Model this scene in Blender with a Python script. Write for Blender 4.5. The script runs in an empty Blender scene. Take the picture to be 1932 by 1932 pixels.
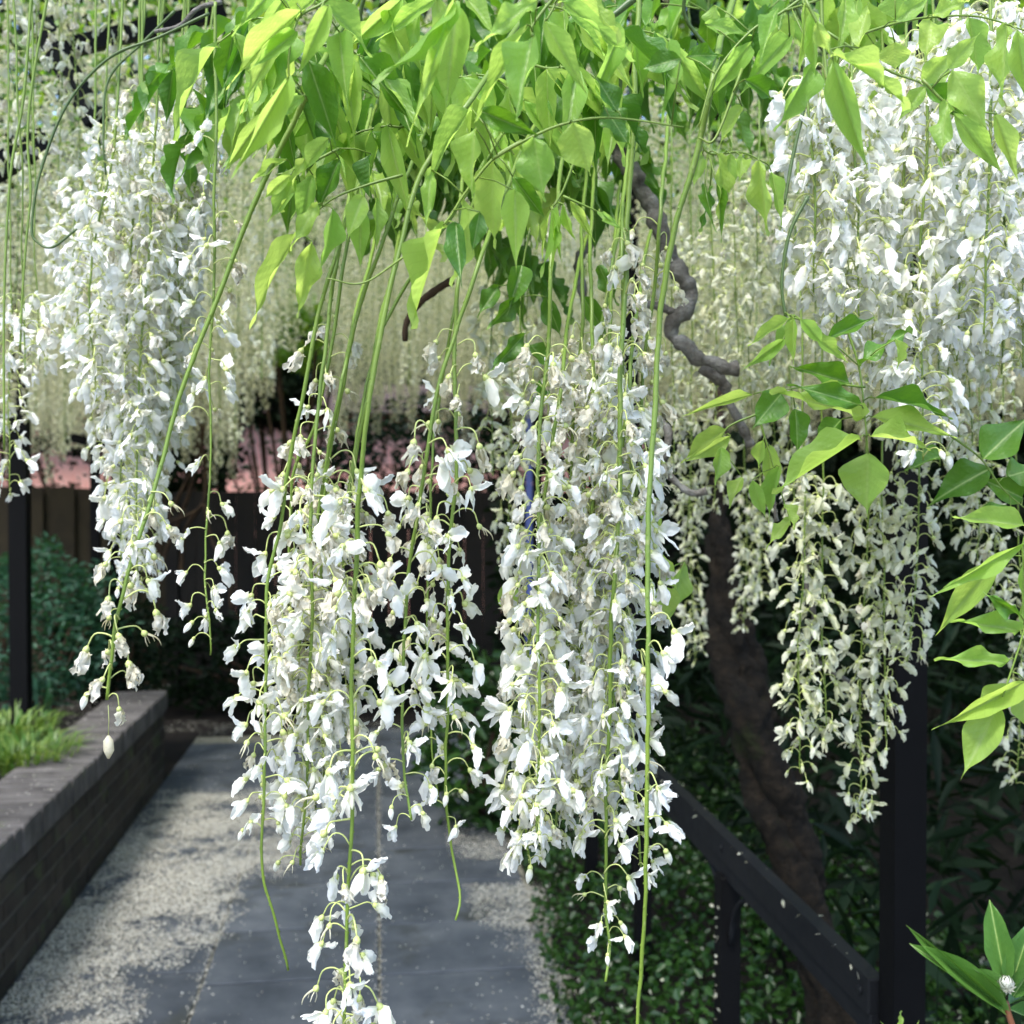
import bpy, math, random
import numpy as np
from mathutils import Vector, Matrix, noise, Quaternion
random.seed(11)
rng = np.random.default_rng(11)
R = math.radians
scene = bpy.context.scene
C = scene.collection

# ------------------------------------------------------------------ camera
F = 2072.0; CX = CY = 966.0                 # measured on a 1932 px wide frame
CAM = Vector((0, 0, 1.6)); YAW = R(7.04); PITCH = R(-0.86)
cam = bpy.data.cameras.new('camera'); co = bpy.data.objects.new('camera', cam); C.objects.link(co)
cam.sensor_width = 36; cam.lens = 36 * F / 1932
co.location = CAM; co.rotation_euler = (R(90) + PITCH, 0, -YAW)
cam.clip_start = 0.05; cam.clip_end = 300
cam.dof.use_dof = True; cam.dof.focus_distance = 0.95; cam.dof.aperture_fstop = 9.0
scene.camera = co
RM = co.rotation_euler.to_matrix()

def P(px, py, d):
    return CAM + RM @ Vector(((px - CX) / F * d, -(py - CY) / F * d, -d))
def ray(px, py):
    return RM @ Vector(((px - CX) / F, -(py - CY) / F, -1))
def G(px, py, z=0.0):
    r = ray(px, py); t = (z - CAM.z) / r.z
    return CAM + r * t

# ------------------------------------------------------------------ light
w = bpy.data.worlds.new('World'); scene.world = w; w.use_nodes = True
nt = w.node_tree; nt.nodes.clear()
so = nt.nodes.new('ShaderNodeOutputWorld'); bg = nt.nodes.new('ShaderNodeBackground'); sk = nt.nodes.new('ShaderNodeTexSky')
sk.sky_type = 'NISHITA'; sk.sun_disc = False; sk.sun_elevation = R(59); sk.sun_rotation = R(217); sk.air_density = 1.0; sk.dust_density = 1.5
bg.inputs[1].default_value = 0.15
nt.links.new(sk.outputs[0], bg.inputs[0]); nt.links.new(bg.outputs[0], so.inputs[0])
sun = bpy.data.lights.new('sun', 'SUN'); suno = bpy.data.objects.new('sun', sun); C.objects.link(suno)
sun.energy = 1.5; sun.angle = R(14); sun.color = (1.0, 0.985, 0.94)
az = R(217); el = R(59)
sd = Vector((math.sin(az) * math.cos(el), math.cos(az) * math.cos(el), math.sin(el)))
suno.rotation_euler = sd.to_track_quat('Z', 'Y').to_euler(); suno.location = (0, -5, 8)
scene.view_settings.view_transform = 'Standard'; scene.view_settings.look = 'None'
scene.view_settings.exposure = 1.72; scene.view_settings.gamma = 1; scene.view_settings.use_curve_mapping = False
scene.render.engine = 'CYCLES'

# ------------------------------------------------------------------ materials
def newmat(name):
    m = bpy.data.materials.new(name); m.use_nodes = True; t = m.node_tree; t.nodes.clear()
    return m, t, t.nodes.new('ShaderNodeOutputMaterial')
def N(t, typ, **kw):
    n = t.nodes.new(typ)
    for k, v in kw.items(): setattr(n, k, v)
    return n
def mathn(t, op, a, b=None):
    n = N(t, 'ShaderNodeMath', operation=op)
    for i, v in enumerate((a, b)):
        if v is None: continue
        if isinstance(v, (int, float)): n.inputs[i].default_value = v
        else: t.links.new(v, n.inputs[i])
    return n.outputs[0]
def mixc(t, f, a, b, blend='MIX'):
    n = N(t, 'ShaderNodeMix', data_type='RGBA', blend_type=blend)
    for i, v in ((0, f), (6, a), (7, b)):
        if isinstance(v, (int, float)): n.inputs[i].default_value = v
        elif isinstance(v, tuple): n.inputs[i].default_value = (*v[:3], 1)
        else: t.links.new(v, n.inputs[i])
    return n.outputs[2]
def ramp(t, f, stops):
    n = N(t, 'ShaderNodeValToRGB'); cr = n.color_ramp
    while len(cr.elements) < len(stops): cr.elements.new(0.5)
    for e, (p, c) in zip(cr.elements, stops): e.position = p; e.color = (*c, 1)
    t.links.new(f, n.inputs[0]); return n.outputs[0]
def noisen(t, scale, detail=3, vec=None, rough=0.5):
    n = N(t, 'ShaderNodeTexNoise'); n.inputs['Scale'].default_value = scale; n.inputs['Detail'].default_value = detail
    n.inputs['Roughness'].default_value = rough
    if vec is not None: t.links.new(vec, n.inputs['Vector'])
    return n.outputs[0]
def finish_translucent(t, out, col, tcol, fac, rough, bump=None, spec=0.5):
    p = N(t, 'ShaderNodeBsdfPrincipled'); p.inputs['Roughness'].default_value = rough
    p.inputs['Specular IOR Level'].default_value = spec
    tr = N(t, 'ShaderNodeBsdfTranslucent'); mx = N(t, 'ShaderNodeMixShader'); mx.inputs[0].default_value = fac
    t.links.new(col, p.inputs['Base Color']); t.links.new(tcol, tr.inputs['Color'])
    if bump is not None:
        b = N(t, 'ShaderNodeBump'); b.inputs['Strength'].default_value = bump[1]; b.inputs['Distance'].default_value = bump[2]
        t.links.new(bump[0], b.inputs['Height']); t.links.new(b.outputs[0], p.inputs['Normal']); t.links.new(b.outputs[0], tr.inputs['Normal'])
    t.links.new(p.outputs[0], mx.inputs[1]); t.links.new(tr.outputs[0], mx.inputs[2]); t.links.new(mx.outputs[0], out.inputs[0])

def petal_mat(name, white, cream, base_tint, island=False, wither=False, fac=0.46):
    m, t, out = newmat(name)
    at = N(t, 'ShaderNodeAttribute'); at.attribute_name = 'tint'
    if island: r = N(t, 'ShaderNodeNewGeometry').outputs['Random Per Island']
    else: r = N(t, 'ShaderNodeObjectInfo').outputs['Random']
    tc = N(t, 'ShaderNodeTexCoord').outputs['Object']
    c = mixc(t, mathn(t, 'POWER', r, 1.6), white, cream)
    if wither:
        nf = noisen(t, 260, 3, tc)
        c = mixc(t, mathn(t, 'MULTIPLY', ramp(t, nf, [(0.5, (0, 0, 0)), (0.7, (1, 1, 1))]), 0.30), c, (0.50, 0.38, 0.20))
    c = mixc(t, at.outputs['Fac'], c, base_tint)
    h = noisen(t, 420, 2, tc)
    finish_translucent(t, out, c, c, fac, 0.55, (h, 0.35, 0.0012), 0.25)
    return m
M = {}
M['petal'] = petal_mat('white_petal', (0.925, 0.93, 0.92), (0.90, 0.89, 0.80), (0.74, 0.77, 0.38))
M['petal_cream'] = petal_mat('cream_petal', (0.80, 0.81, 0.68), (0.74, 0.74, 0.50), (0.58, 0.62, 0.28))  # cream copy of the white petal, with leaf-filtered light in its colour
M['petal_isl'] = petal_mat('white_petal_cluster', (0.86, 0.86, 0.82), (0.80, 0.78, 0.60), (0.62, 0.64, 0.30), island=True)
M['petal_bg'] = petal_mat('cream_petal_cluster', (0.89, 0.88, 0.72), (0.86, 0.83, 0.56), (0.66, 0.68, 0.32), island=True, fac=0.55)  # yellowish light through the leaves is put into this cream
M['petal_old'] = petal_mat('withered_petal', (0.87, 0.85, 0.77), (0.80, 0.75, 0.58), (0.68, 0.64, 0.36), wither=True)

def green_stem(name, a, b, rough=0.45):
    m, t, out = newmat(name)
    tc = N(t, 'ShaderNodeTexCoord').outputs['Object']
    n1 = noisen(t, 9, 3, tc); n2 = noisen(t, 160, 3, tc)
    c = mixc(t, n1, a, b); c = mixc(t, mathn(t, 'MULTIPLY', ramp(t, n2, [(0.62, (0, 0, 0)), (0.72, (1, 1, 1))]), 0.35), c, (0.35, 0.36, 0.16))
    p = N(t, 'ShaderNodeBsdfPrincipled'); p.inputs['Roughness'].default_value = rough
    t.links.new(c, p.inputs['Base Color'])
    bb = N(t, 'ShaderNodeBump'); bb.inputs['Strength'].default_value = 0.4; bb.inputs['Distance'].default_value = 0.001
    t.links.new(n2, bb.inputs['Height']); t.links.new(bb.outputs[0], p.inputs['Normal'])
    t.links.new(p.outputs[0], out.inputs[0]); return m
M['stem'] = green_stem('green_stem', (0.09, 0.17, 0.025), (0.20, 0.28, 0.035))
M['stem_dark'] = green_stem('dark_green_stem', (0.035, 0.075, 0.02), (0.08, 0.13, 0.03))
M['pedicel'] = green_stem('pale_pedicel', (0.42, 0.50, 0.14), (0.52, 0.55, 0.22))
M['red_stem'] = green_stem('reddish_stem', (0.25, 0.06, 0.04), (0.16, 0.10, 0.04))

def leaf_mat(name, a, b, ta, tb, island=False, vein=True, fac=0.45, rough=0.42, spec=0.5):
    m, t, out = newmat(name)
    if island: r = N(t, 'ShaderNodeNewGeometry').outputs['Random Per Island']
    else: r = N(t, 'ShaderNodeObjectInfo').outputs['Random']
    c = mixc(t, r, a, b); tc_ = mixc(t, r, ta, tb)
    bump = None
    if vein:
        tc = N(t, 'ShaderNodeTexCoord').outputs['Object']
        s = N(t, 'ShaderNodeSeparateXYZ'); t.links.new(tc, s.inputs[0])
        ay = mathn(t, 'ABSOLUTE', s.outputs[1])
        mid = mathn(t, 'LESS_THAN', ay, 0.022)
        ph = mathn(t, 'MULTIPLY', mathn(t, 'SUBTRACT', s.outputs[0], mathn(t, 'MULTIPLY', ay, 0.42)), 62.0)
        sv = mathn(t, 'SINE', ph)
        side = mathn(t, 'GREATER_THAN', sv, 0.93)
        nz = noisen(t, 3.2, 4, tc)
        c = mixc(t, mathn(t, 'MULTIPLY', nz, 0.35), c, (0.16, 0.26, 0.02))
        c = mixc(t, mathn(t, 'MULTIPLY', side, 0.06), c, (0.34, 0.48, 0.12))
        c = mixc(t, mathn(t, 'MULTIPLY', mid, 0.55), c, (0.42, 0.55, 0.17))
        tc_ = mixc(t, mathn(t, 'MULTIPLY', side, 0.10), tc_, (0.20, 0.34, 0.03))
        hh = mathn(t, 'ADD', mathn(t, 'MULTIPLY', sv, 0.14), mathn(t, 'MULTIPLY', noisen(t, 14, 2, tc), 1.6))
        bump = (hh, 0.28, 0.0015)
    finish_translucent(t, out, c, tc_, fac, rough, bump, spec)
    return m
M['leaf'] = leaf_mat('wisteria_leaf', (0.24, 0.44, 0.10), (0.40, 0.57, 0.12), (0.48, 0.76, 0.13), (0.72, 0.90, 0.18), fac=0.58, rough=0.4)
M['leaf_dark'] = leaf_mat('shaded_wisteria_leaf', (0.045, 0.15, 0.025), (0.10, 0.24, 0.03), (0.10, 0.32, 0.02), (0.22, 0.46, 0.02), fac=0.35, rough=0.4)  # darker copy of the leaf; its colour stands in for shade and depth
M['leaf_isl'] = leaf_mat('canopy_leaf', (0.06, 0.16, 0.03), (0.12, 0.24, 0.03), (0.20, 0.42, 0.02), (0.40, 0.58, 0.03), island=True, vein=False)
M['rhodo'] = leaf_mat('rhododendron_leaf', (0.06, 0.17, 0.05), (0.10, 0.24, 0.05), (0.12, 0.28, 0.03), (0.16, 0.34, 0.03), fac=0.2, rough=0.28)
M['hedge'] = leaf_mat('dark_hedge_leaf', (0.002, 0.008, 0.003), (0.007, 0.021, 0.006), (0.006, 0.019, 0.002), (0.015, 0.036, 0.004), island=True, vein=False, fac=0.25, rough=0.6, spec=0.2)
M['ground_leaf'] = leaf_mat('ground_cover_leaf', (0.012, 0.044, 0.008), (0.038, 0.095, 0.014), (0.025, 0.08, 0.006), (0.06, 0.14, 0.010), island=True, vein=False, fac=0.25, rough=0.35)
M['bush'] = leaf_mat('blue_green_bush_leaf', (0.02, 0.08, 0.045), (0.04, 0.12, 0.06), (0.05, 0.16, 0.04), (0.08, 0.22, 0.05), island=True, vein=False, fac=0.25)
M['grass'] = leaf_mat('bright_grass_blade', (0.05, 0.14, 0.02), (0.20, 0.28, 0.06), (0.10, 0.24, 0.02), (0.28, 0.38, 0.05), island=True, vein=False, fac=0.3)

def rough_mat(name, stops, scale, rough=0.8, bscale=None, bstr=0.5, bdist=0.01, objvar=0.0, spots=None, obj=True, spec=0.3):
    m, t, out = newmat(name)
    tc = N(t, 'ShaderNodeTexCoord').outputs['Object'] if obj else N(t, 'ShaderNodeNewGeometry').outputs['Position']
    if objvar:
        rr = N(t, 'ShaderNodeObjectInfo').outputs['Random']
        va = N(t, 'ShaderNodeVectorMath', operation='ADD'); t.links.new(tc, va.inputs[0])
        cmb = N(t, 'ShaderNodeCombineXYZ'); t.links.new(mathn(t, 'MULTIPLY', rr, 37.0), cmb.inputs[0]); t.links.new(cmb.outputs[0], va.inputs[1]); tc = va.outputs[0]
    f = noisen(t, scale, 6, tc, 0.6); c = ramp(t, f, stops)
    if objvar:
        hs = N(t, 'ShaderNodeHueSaturation'); t.links.new(c, hs.inputs['Color'])
        t.links.new(mathn(t, 'ADD', mathn(t, 'MULTIPLY', rr, 2 * objvar), 1 - objvar), hs.inputs['Value']); c = hs.outputs[0]
    if spots:
        nf = noisen(t, spots[0], 5, tc, 0.65)
        c = mixc(t, ramp(t, nf, [(spots[1], (0, 0, 0)), (spots[1] + 0.1, (1, 1, 1))]), c, spots[2])
    p = N(t, 'ShaderNodeBsdfPrincipled'); p.inputs['Roughness'].default_value = rough; p.inputs['Specular IOR Level'].default_value = spec
    t.links.new(c, p.inputs['Base Color'])
    b = N(t, 'ShaderNodeBump'); b.inputs['Strength'].default_value = bstr; b.inputs['Distance'].default_value = bdist
    t.links.new(noisen(t, bscale or scale * 4, 5, tc, 0.65), b.inputs['Height']); t.links.new(b.outputs[0], p.inputs['Normal'])
    t.links.new(p.outputs[0], out.inputs[0]); return m
M['brick'] = rough_mat('weathered_brick', [(0.3, (0.018, 0.016, 0.013)), (0.5, (0.042, 0.032, 0.025)), (0.72, (0.038, 0.038, 0.030))], 9, 0.9, 60, 0.8, 0.006, 0.35, (5, 0.55, (0.055, 0.065, 0.03)))
M['coping'] = rough_mat('weathered_coping_brick', [(0.3, (0.055, 0.049, 0.046)), (0.55, (0.108, 0.097, 0.092)), (0.75, (0.15, 0.138, 0.13))], 9, 0.9, 70, 0.7, 0.004, 0.22, (12, 0.6, (0.09, 0.10, 0.06)))
M['mortar'] = rough_mat('dark_mortar', [(0.3, (0.05, 0.045, 0.04)), (0.7, (0.11, 0.10, 0.09))], 20, 0.95, 90)
M['slab'] = rough_mat('slate_grey_paving', [(0.28, (0.040, 0.047, 0.056)), (0.5, (0.076, 0.085, 0.096)), (0.72, (0.122, 0.130, 0.138))], 4, 0.72, 130, 0.45, 0.002, 0.13, (2.2, 0.56, (0.046, 0.050, 0.047)))
M['joint'] = rough_mat('sandy_joint_filling', [(0.3, (0.16, 0.15, 0.11)), (0.7, (0.33, 0.31, 0.24))], 40, 0.95, 200)
M['soil'] = rough_mat('dark_soil', [(0.3, (0.007, 0.005, 0.004)), (0.6, (0.017, 0.013, 0.010)), (0.8, (0.035, 0.029, 0.023))], 12, 0.95, 60, 1, 0.02)
M['bark'] = rough_mat('dark_bark', [(0.3, (0.004, 0.003, 0.002)), (0.5, (0.013, 0.009, 0.005)), (0.65, (0.028, 0.019, 0.011))], 26, 0.95, 75, 1, 0.02, 0, (4.5, 0.57, (0.022, 0.030, 0.006)))
M['grey_bark'] = rough_mat('grey_vine_bark', [(0.3, (0.07, 0.06, 0.05)), (0.5, (0.17, 0.155, 0.135)), (0.7, (0.30, 0.29, 0.27))], 45, 0.9, 160, 1.0, 0.006)
M['brown_bark'] = rough_mat('brown_vine_bark', [(0.3, (0.025, 0.015, 0.01)), (0.7, (0.075, 0.045, 0.025))], 22, 0.85, 90, 0.8, 0.004)
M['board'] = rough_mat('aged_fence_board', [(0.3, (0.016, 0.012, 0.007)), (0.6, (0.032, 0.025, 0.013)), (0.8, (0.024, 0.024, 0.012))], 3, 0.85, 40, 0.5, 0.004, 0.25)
M['board_black'] = rough_mat('near_black_board', [(0.3, (0.006, 0.006, 0.007)), (0.7, (0.016, 0.014, 0.013))], 3, 0.9, 40, 0.5, 0.004, 0.25)  # near-black tone for the centre fence panel
M['house'] = rough_mat('sunlit_salmon_brick', [(0.35, (0.78, 0.36, 0.28)), (0.65, (0.86, 0.50, 0.40))], 8, 0.8, 40, 0.5, 0.01)  # strong sunlight on this wall is put into the bright salmon colour
M['rooftile'] = rough_mat('roof_tile', [(0.35, (0.05, 0.035, 0.03)), (0.65, (0.10, 0.07, 0.06))], 8, 0.8, 40, 0.5, 0.01)
M['bud'] = rough_mat('woolly_bud', [(0.35, (0.55, 0.56, 0.45)), (0.65, (0.75, 0.75, 0.66))], 80, 0.8, 300, 0.8, 0.002)
def metal(name, a, b, rough):
    m, t, out = newmat(name)
    tc = N(t, 'ShaderNodeNewGeometry').outputs['Position']
    n = noisen(t, 18, 5, tc, 0.6); p = N(t, 'ShaderNodeBsdfPrincipled'); p.inputs['Specular IOR Level'].default_value = 0.12
    t.links.new(mixc(t, n, a, b), p.inputs['Base Color'])
    t.links.new(mathn(t, 'ADD', mathn(t, 'MULTIPLY', n, 0.3), rough), p.inputs['Roughness'])
    bb = N(t, 'ShaderNodeBump'); bb.inputs['Strength'].default_value = 0.25; bb.inputs['Distance'].default_value = 0.001
    t.links.new(noisen(t, 150, 3, tc), bb.inputs['Height']); t.links.new(bb.outputs[0], p.inputs['Normal'])
    t.links.new(p.outputs[0], out.inputs[0]); return m
M['black_metal'] = metal('black_painted_steel', (0.0015, 0.0015, 0.002), (0.004, 0.004, 0.0045), 0.5)
M['rail_metal'] = metal('worn_black_handrail', (0.006, 0.0065, 0.008), (0.014, 0.015, 0.017), 0.4)
M['blue'] = metal('blue_paint', (0.10, 0.14, 0.42), (0.14, 0.18, 0.50), 0.4)

# ------------------------------------------------------------------ mesh helpers
def mk(name, verts, faces, mats, parent=None, loc=(0, 0, 0), smooth=True, tint=None, mi=None):
    me = bpy.data.meshes.new(name)
    me.from_pydata([tuple(v) for v in verts], [], faces)
    if not isinstance(mats, (list, tuple)): mats = [mats]
    for m in mats: me.materials.append(m)
    if smooth: me.polygons.foreach_set('use_smooth', [True] * len(me.polygons))
    if mi is not None: me.polygons.foreach_set('material_index', mi)
    if tint is not None:
        a = me.attributes.new('tint', 'FLOAT', 'POINT'); a.data.foreach_set('value', tint)
    me.update()
    return me
def ob(name, me, parent=None, loc=(0, 0, 0), **props):
    o = bpy.data.objects.new(name, me); C.objects.link(o); o.location = loc
    if parent is not None: o.parent = parent
    for k, v in props.items(): o[k] = v
    return o
def thing(name, loc, label, cat, group=None):
    o = bpy.data.objects.new(name, None); C.objects.link(o); o.location = loc; o.empty_display_size = 0.05
    o['label'] = label; o['category'] = cat
    if group: o['group'] = group
    return o

def catmull(pts, n=8):
    pts = [Vector(p) for p in pts]
    if len(pts) < 3:
        return [pts[0].lerp(pts[-1], i / n) for i in range(n + 1)]
    e = [2 * pts[0] - pts[1]] + pts + [2 * pts[-1] - pts[-2]]
    out = []
    for i in range(1, len(e) - 2):
        p0, p1, p2, p3 = e[i - 1:i + 3]
        for k in range(n):
            t = k / n
            out.append(0.5 * ((2 * p1) + (-p0 + p2) * t + (2 * p0 - 5 * p1 + 4 * p2 - p3) * t * t + (-p0 + 3 * p1 - 3 * p2 + p3) * t ** 3))
    out.append(pts[-1]); return out
def tube(pts, rad, sides=7, V=None, Fc=None, cap=True):
    V = [] if V is None else V; Fc = [] if Fc is None else Fc
    pts = [Vector(p) for p in pts]; n = len(pts)
    if not callable(rad): r0 = rad; rad = lambda s: r0
    ref = Vector((0.3, 1, 0.1)).normalized(); b0 = len(V)
    for i, p in enumerate(pts):
        d = (pts[min(i + 1, n - 1)] - pts[max(i - 1, 0)])
        d = d.normalized() if d.length > 1e-9 else Vector((0, 0, 1))
        a = d.cross(ref)
        if a.length < 1e-3: a = d.cross(Vector((1, 0, 0)))
        a.normalize(); b = d.cross(a)
        r = rad(i / (n - 1))
        for k in range(sides):
            t = 2 * math.pi * k / sides
            V.append(p + (a * math.cos(t) + b * math.sin(t)) * r)
    for i in range(n - 1):
        for k in range(sides):
            k2 = (k + 1) % sides
            Fc.append((b0 + i * sides + k, b0 + i * sides + k2, b0 + (i + 1) * sides + k2, b0 + (i + 1) * sides + k))
    if cap:
        Fc.append(tuple(b0 + k for k in range(sides))[::-1]); Fc.append(tuple(b0 + (n - 1) * sides + k for k in range(sides)))
    return V, Fc
def box(V, Fc, lo, hi, j=0.0, bev=0.0):
    """box with chamfered upper edges when bev > 0"""
    b = len(V); (x0, y0, z0), (x1, y1, z1) = lo, hi
    q = lambda: random.uniform(-j, j)
    if bev <= 0:
        for x, y, z in ((x0, y0, z0), (x1, y0, z0), (x1, y1, z0), (x0, y1, z0), (x0, y0, z1), (x1, y0, z1), (x1, y1, z1), (x0, y1, z1)):
            V.append(Vector((x + q(), y + q(), z + q())))
        for f in ((3, 2, 1, 0), (4, 5, 6, 7), (0, 1, 5, 4), (1, 2, 6, 5), (2, 3, 7, 6), (3, 0, 4, 7)): Fc.append(tuple(b + i for i in f))
    else:
        # rounded box: two inset rings in every direction (16+ verts)
        rings = [(z0, bev), (z0 + bev, 0), (z1 - bev, 0), (z1, bev)]
        for z, s in rings:
            for cx, cy, sx, sy in ((x0, y0, 1, 1), (x1, y0, -1, 1), (x1, y1, -1, -1), (x0, y1, 1, -1)):
                V.append(Vector((cx + sx * (s + bev * 0.0), cy + sy * (s), z)) + Vector((q(), q(), 0)))
        for r in range(3):
            for k in range(4):
                k2 = (k + 1) % 4
                Fc.append((b + r * 4 + k, b + r * 4 + k2, b + (r + 1) * 4 + k2, b + (r + 1) * 4 + k))
        Fc.append((b + 3, b + 2, b + 1, b)); Fc.append((b + 12, b + 13, b + 14, b + 15))
    return V, Fc

# ------------------------------------------------------------------ floret meshes
def sheet(fn, nu, nv, V, Fc, T, tfn):
    b = len(V)
    for i in range(nu + 1):
        for k in range(nv + 1):
            u = i / nu; v = -1 + 2 * k / nv
            V.append(Vector(fn(u, v))); T.append(tfn(u, v))
    for i in range(nu):
        for k in range(nv):
            a = b + i * (nv + 1) + k
            Fc.append((a, a + 1, a + nv + 2, a + nv + 1))

def build_floret(kind, rs, hi=True):
    """returns body(V,F,T), banner(V,F,T), pedicel(V,F); origin where the pedicel leaves the stalk, +X outward"""
    L = rs.uniform(0.014, 0.027); rise = rs.uniform(0.000, 0.008)
    if kind == 'wither': L *= 1.0; rise += 0.002
    drop = rs.uniform(0.001, 0.007)
    pp = catmull([(0, 0, 0), (L * 0.35, 0, rise), (L * 0.75, 0, rise * 0.9), (L, 0, -drop)], 3 if hi else 2)
    PV, PF = tube(pp, lambda s: 0.00075 - 0.00015 * s, 5 if hi else 3)
    base = Vector((L, 0, -drop))
    down = {'fresh': rs.uniform(35, 85), 'wither': rs.uniform(62, 88), 'bud': rs.uniform(50, 80), 'pod': rs.uniform(40, 80)}[kind]
    ax = Vector((math.cos(R(down)), rs.uniform(-0.3, 0.3), -math.sin(R(down)))).normalized()
    roll = rs.uniform(-0.7, 0.7) if kind != 'wither' else rs.uniform(-2, 2)
    q = ax.to_track_quat('X', 'Z') @ Quaternion((1, 0, 0), roll)
    fr = lambda v: base + q @ Vector(v)
    # calyx
    cal, cf = tube([fr((-0.001, 0, 0)), fr((0.001, 0, 0)), fr((0.0032, 0, 0)), fr((0.0045, 0, 0))], lambda s: [0.0009, 0.0026, 0.0028, 0.0018][min(3, int(s * 3 + .5))], 6 if hi else 4)
    o = len(PV); PV += cal; PF += [tuple(i + o for i in f) for f in cf]
    BV, BF, BT = [], [], []; KV, KF, KT = [], [], []
    sd = rs.uniform(0, 99)
    nz = lambda p, s, a: a * noise.noise(Vector((p[0] * s + sd, p[1] * s, p[2] * s + sd)))
    s = rs.uniform(0.88, 1.12)
    if kind in ('fresh', 'wither'):
        wf = 1.0 if kind == 'fresh' else 0.55
        back = rs.uniform(0.3, 1.6) if kind == 'fresh' else rs.uniform(-0.9, -0.3)
        hw = 0.0080 * s * wf; hh = 0.0150 * s
        cup = rs.uniform(-0.0015, 0.0018)
        amp = 0.0027 if kind == 'fresh' else 0.0044
        rolled = rs.random() < 0.5
        if kind == 'fresh':
            hw = (0.0047 if rolled else 0.0072) * s; hh = (0.0200 if rolled else 0.0165) * s
            ba = rs.uniform(-0.45, 0.95); bs = rs.uniform(-2.6, 2.6)
            bd = Vector((math.cos(ba) * math.cos(bs), math.cos(ba) * math.sin(bs), math.sin(ba)))
            bq = bd.to_track_quat('X', 'Z') @ Quaternion((1, 0, 0), rs.uniform(-1.3, 1.3))
            bend = rs.uniform(-0.25, 0.35)
        def banner(u, v):
            wid = hw * (math.sin(math.pi * min(1, u * 0.84 + 0.10)) ** 0.6)
            if kind == 'fresh':
                k_ = (2.3 if rolled else rs_curl) * (0.5 + 0.5 * u)
                ang = v * k_; rr = wid / max(k_, 0.3)
                x = 0.002 + hh * u * math.cos(bend * u); y = rr * math.sin(ang); z = rr * (math.cos(ang) - 1) + hh * u * math.sin(bend * u) + 0.0012 * math.exp(-abs(v) * 5) * (u < .8)
                x -= 0.0016 * math.exp(-(v * 4) ** 2) * (u > .9)
                pz = (x, y, z)
                return base + q @ Vector((0.002, 0, 0)) + bq @ Vector((x + nz(pz, 330, amp), y + nz((z, x, y), 300, amp), z + nz((y, z, x), 350, amp)))
            r_ = hh * u
            x = 0.003 + r_ * 1.05; z = 0.002 + 0.003 * math.sin(u * 3) + 0.0025 * v * v * u
            p = (x, wid * v, z + 0.0014 * abs(v) * math.sin(u * 9 + sd))
            return fr((p[0] + nz(p, 330, amp), p[1] + nz((p[2], p[0], p[1]), 300, amp), p[2] + nz((p[1], p[2], p[0]), 350, amp)))
        rs_curl = rs.uniform(0.5, 1.3)
        n = (7, 6) if hi else (3, 2)
        sheet(banner, n[0], n[1], BV, BF, BT, lambda u, v: max(0, 0.85 - 2.6 * u) * (1 - 0.5 * abs(v)))
        for sg in (-1, 1):
            wl = 0.0188 * s * rs.uniform(0.85, 1.15); ww = 0.0040 * s * (1.15 if kind == 'fresh' else 0.8)
            spread = rs.uniform(0.05, 0.75) if kind == 'fresh' else rs.uniform(0, 0.3); cv = rs.uniform(0.1, 0.9)
            def wing(u, v):
                wid = ww * math.sin(math.pi * min(1, u * 0.90 + 0.05)) ** 0.6
                x = 0.002 + wl * u; y = sg * (0.0012 + spread * 0.008 * u + 0.0022 * (1 - v * v) * math.sin(math.pi * u))
                z = wid * v - cv * 0.009 * u ** 2.2 + 0.001
                p = (x, y, z)
                return fr((x + nz(p, 300, amp * .6), y + nz((z, x, y), 280, amp), z + nz((y, z, x), 320, amp)))
            n = (6, 4) if hi else (3, 1)
            sheet(wing, n[0], n[1], KV, KF, KT, lambda u, v: max(0, 0.7 - 2.4 * u))
        if kind == 'fresh' or hi:
            kl = 0.0135 * s; kr = 0.0024 * (1 if kind == 'fresh' else 0.6)
            pts = [fr((0.002 + kl * t, 0, 0.0045 * t * t * 1.1 - 0.0015)) for t in np.linspace(0, 1, 6 if hi else 3)]
            o = len(KV); v2, f2 = tube(pts, lambda t: max(0.0004, kr * math.sin(math.pi * (0.12 + 0.86 * t)) ** 0.7), 6 if hi else 3)
            KV += v2; KF += [tuple(i + o for i in f) for f in f2]; KT += [0.25] * len(v2)
    elif kind == 'bud':
        pts = [fr((0.002 + 0.015 * t, 0, -0.003 * t * t)) for t in np.linspace(0, 1, 8)]
        v2, f2 = tube(pts, lambda t: max(0.0003, 0.0036 * math.sin(math.pi * (0.08 + 0.92 * t)) ** 0.8), 7 if hi else 4)
        KV += v2; KF += f2; KT += [max(0, .8 - 0.25 * (i // 7)) for i in range(len(v2))]
    else:
        pts = [fr((0.002 + 0.017 * t, 0, 0.006 * math.sin(t * 2.2))) for t in np.linspace(0, 1, 8)]
        v2, f2 = tube(pts, lambda t: 0.0011 * (1.15 - t), 5)
        KV += v2; KF += f2; KT += [0.5] * len(v2)
        for a in range(3):
            tp = fr((0.008, 0.004 * math.cos(a * 2.1), 0.004 * math.sin(a * 2.1)))
            v3, f3 = tube([fr((0.002, 0, 0)), tp, tp + Vector((0.002, 0.001, -0.004))], 0.0005, 3)
            o = len(KV); KV += v3; KF += [tuple(i + o for i in f) for f in f3]; KT += [0.2] * len(v3)
    return (KV, KF, KT), (BV, BF, BT), (PV, PF)

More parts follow.
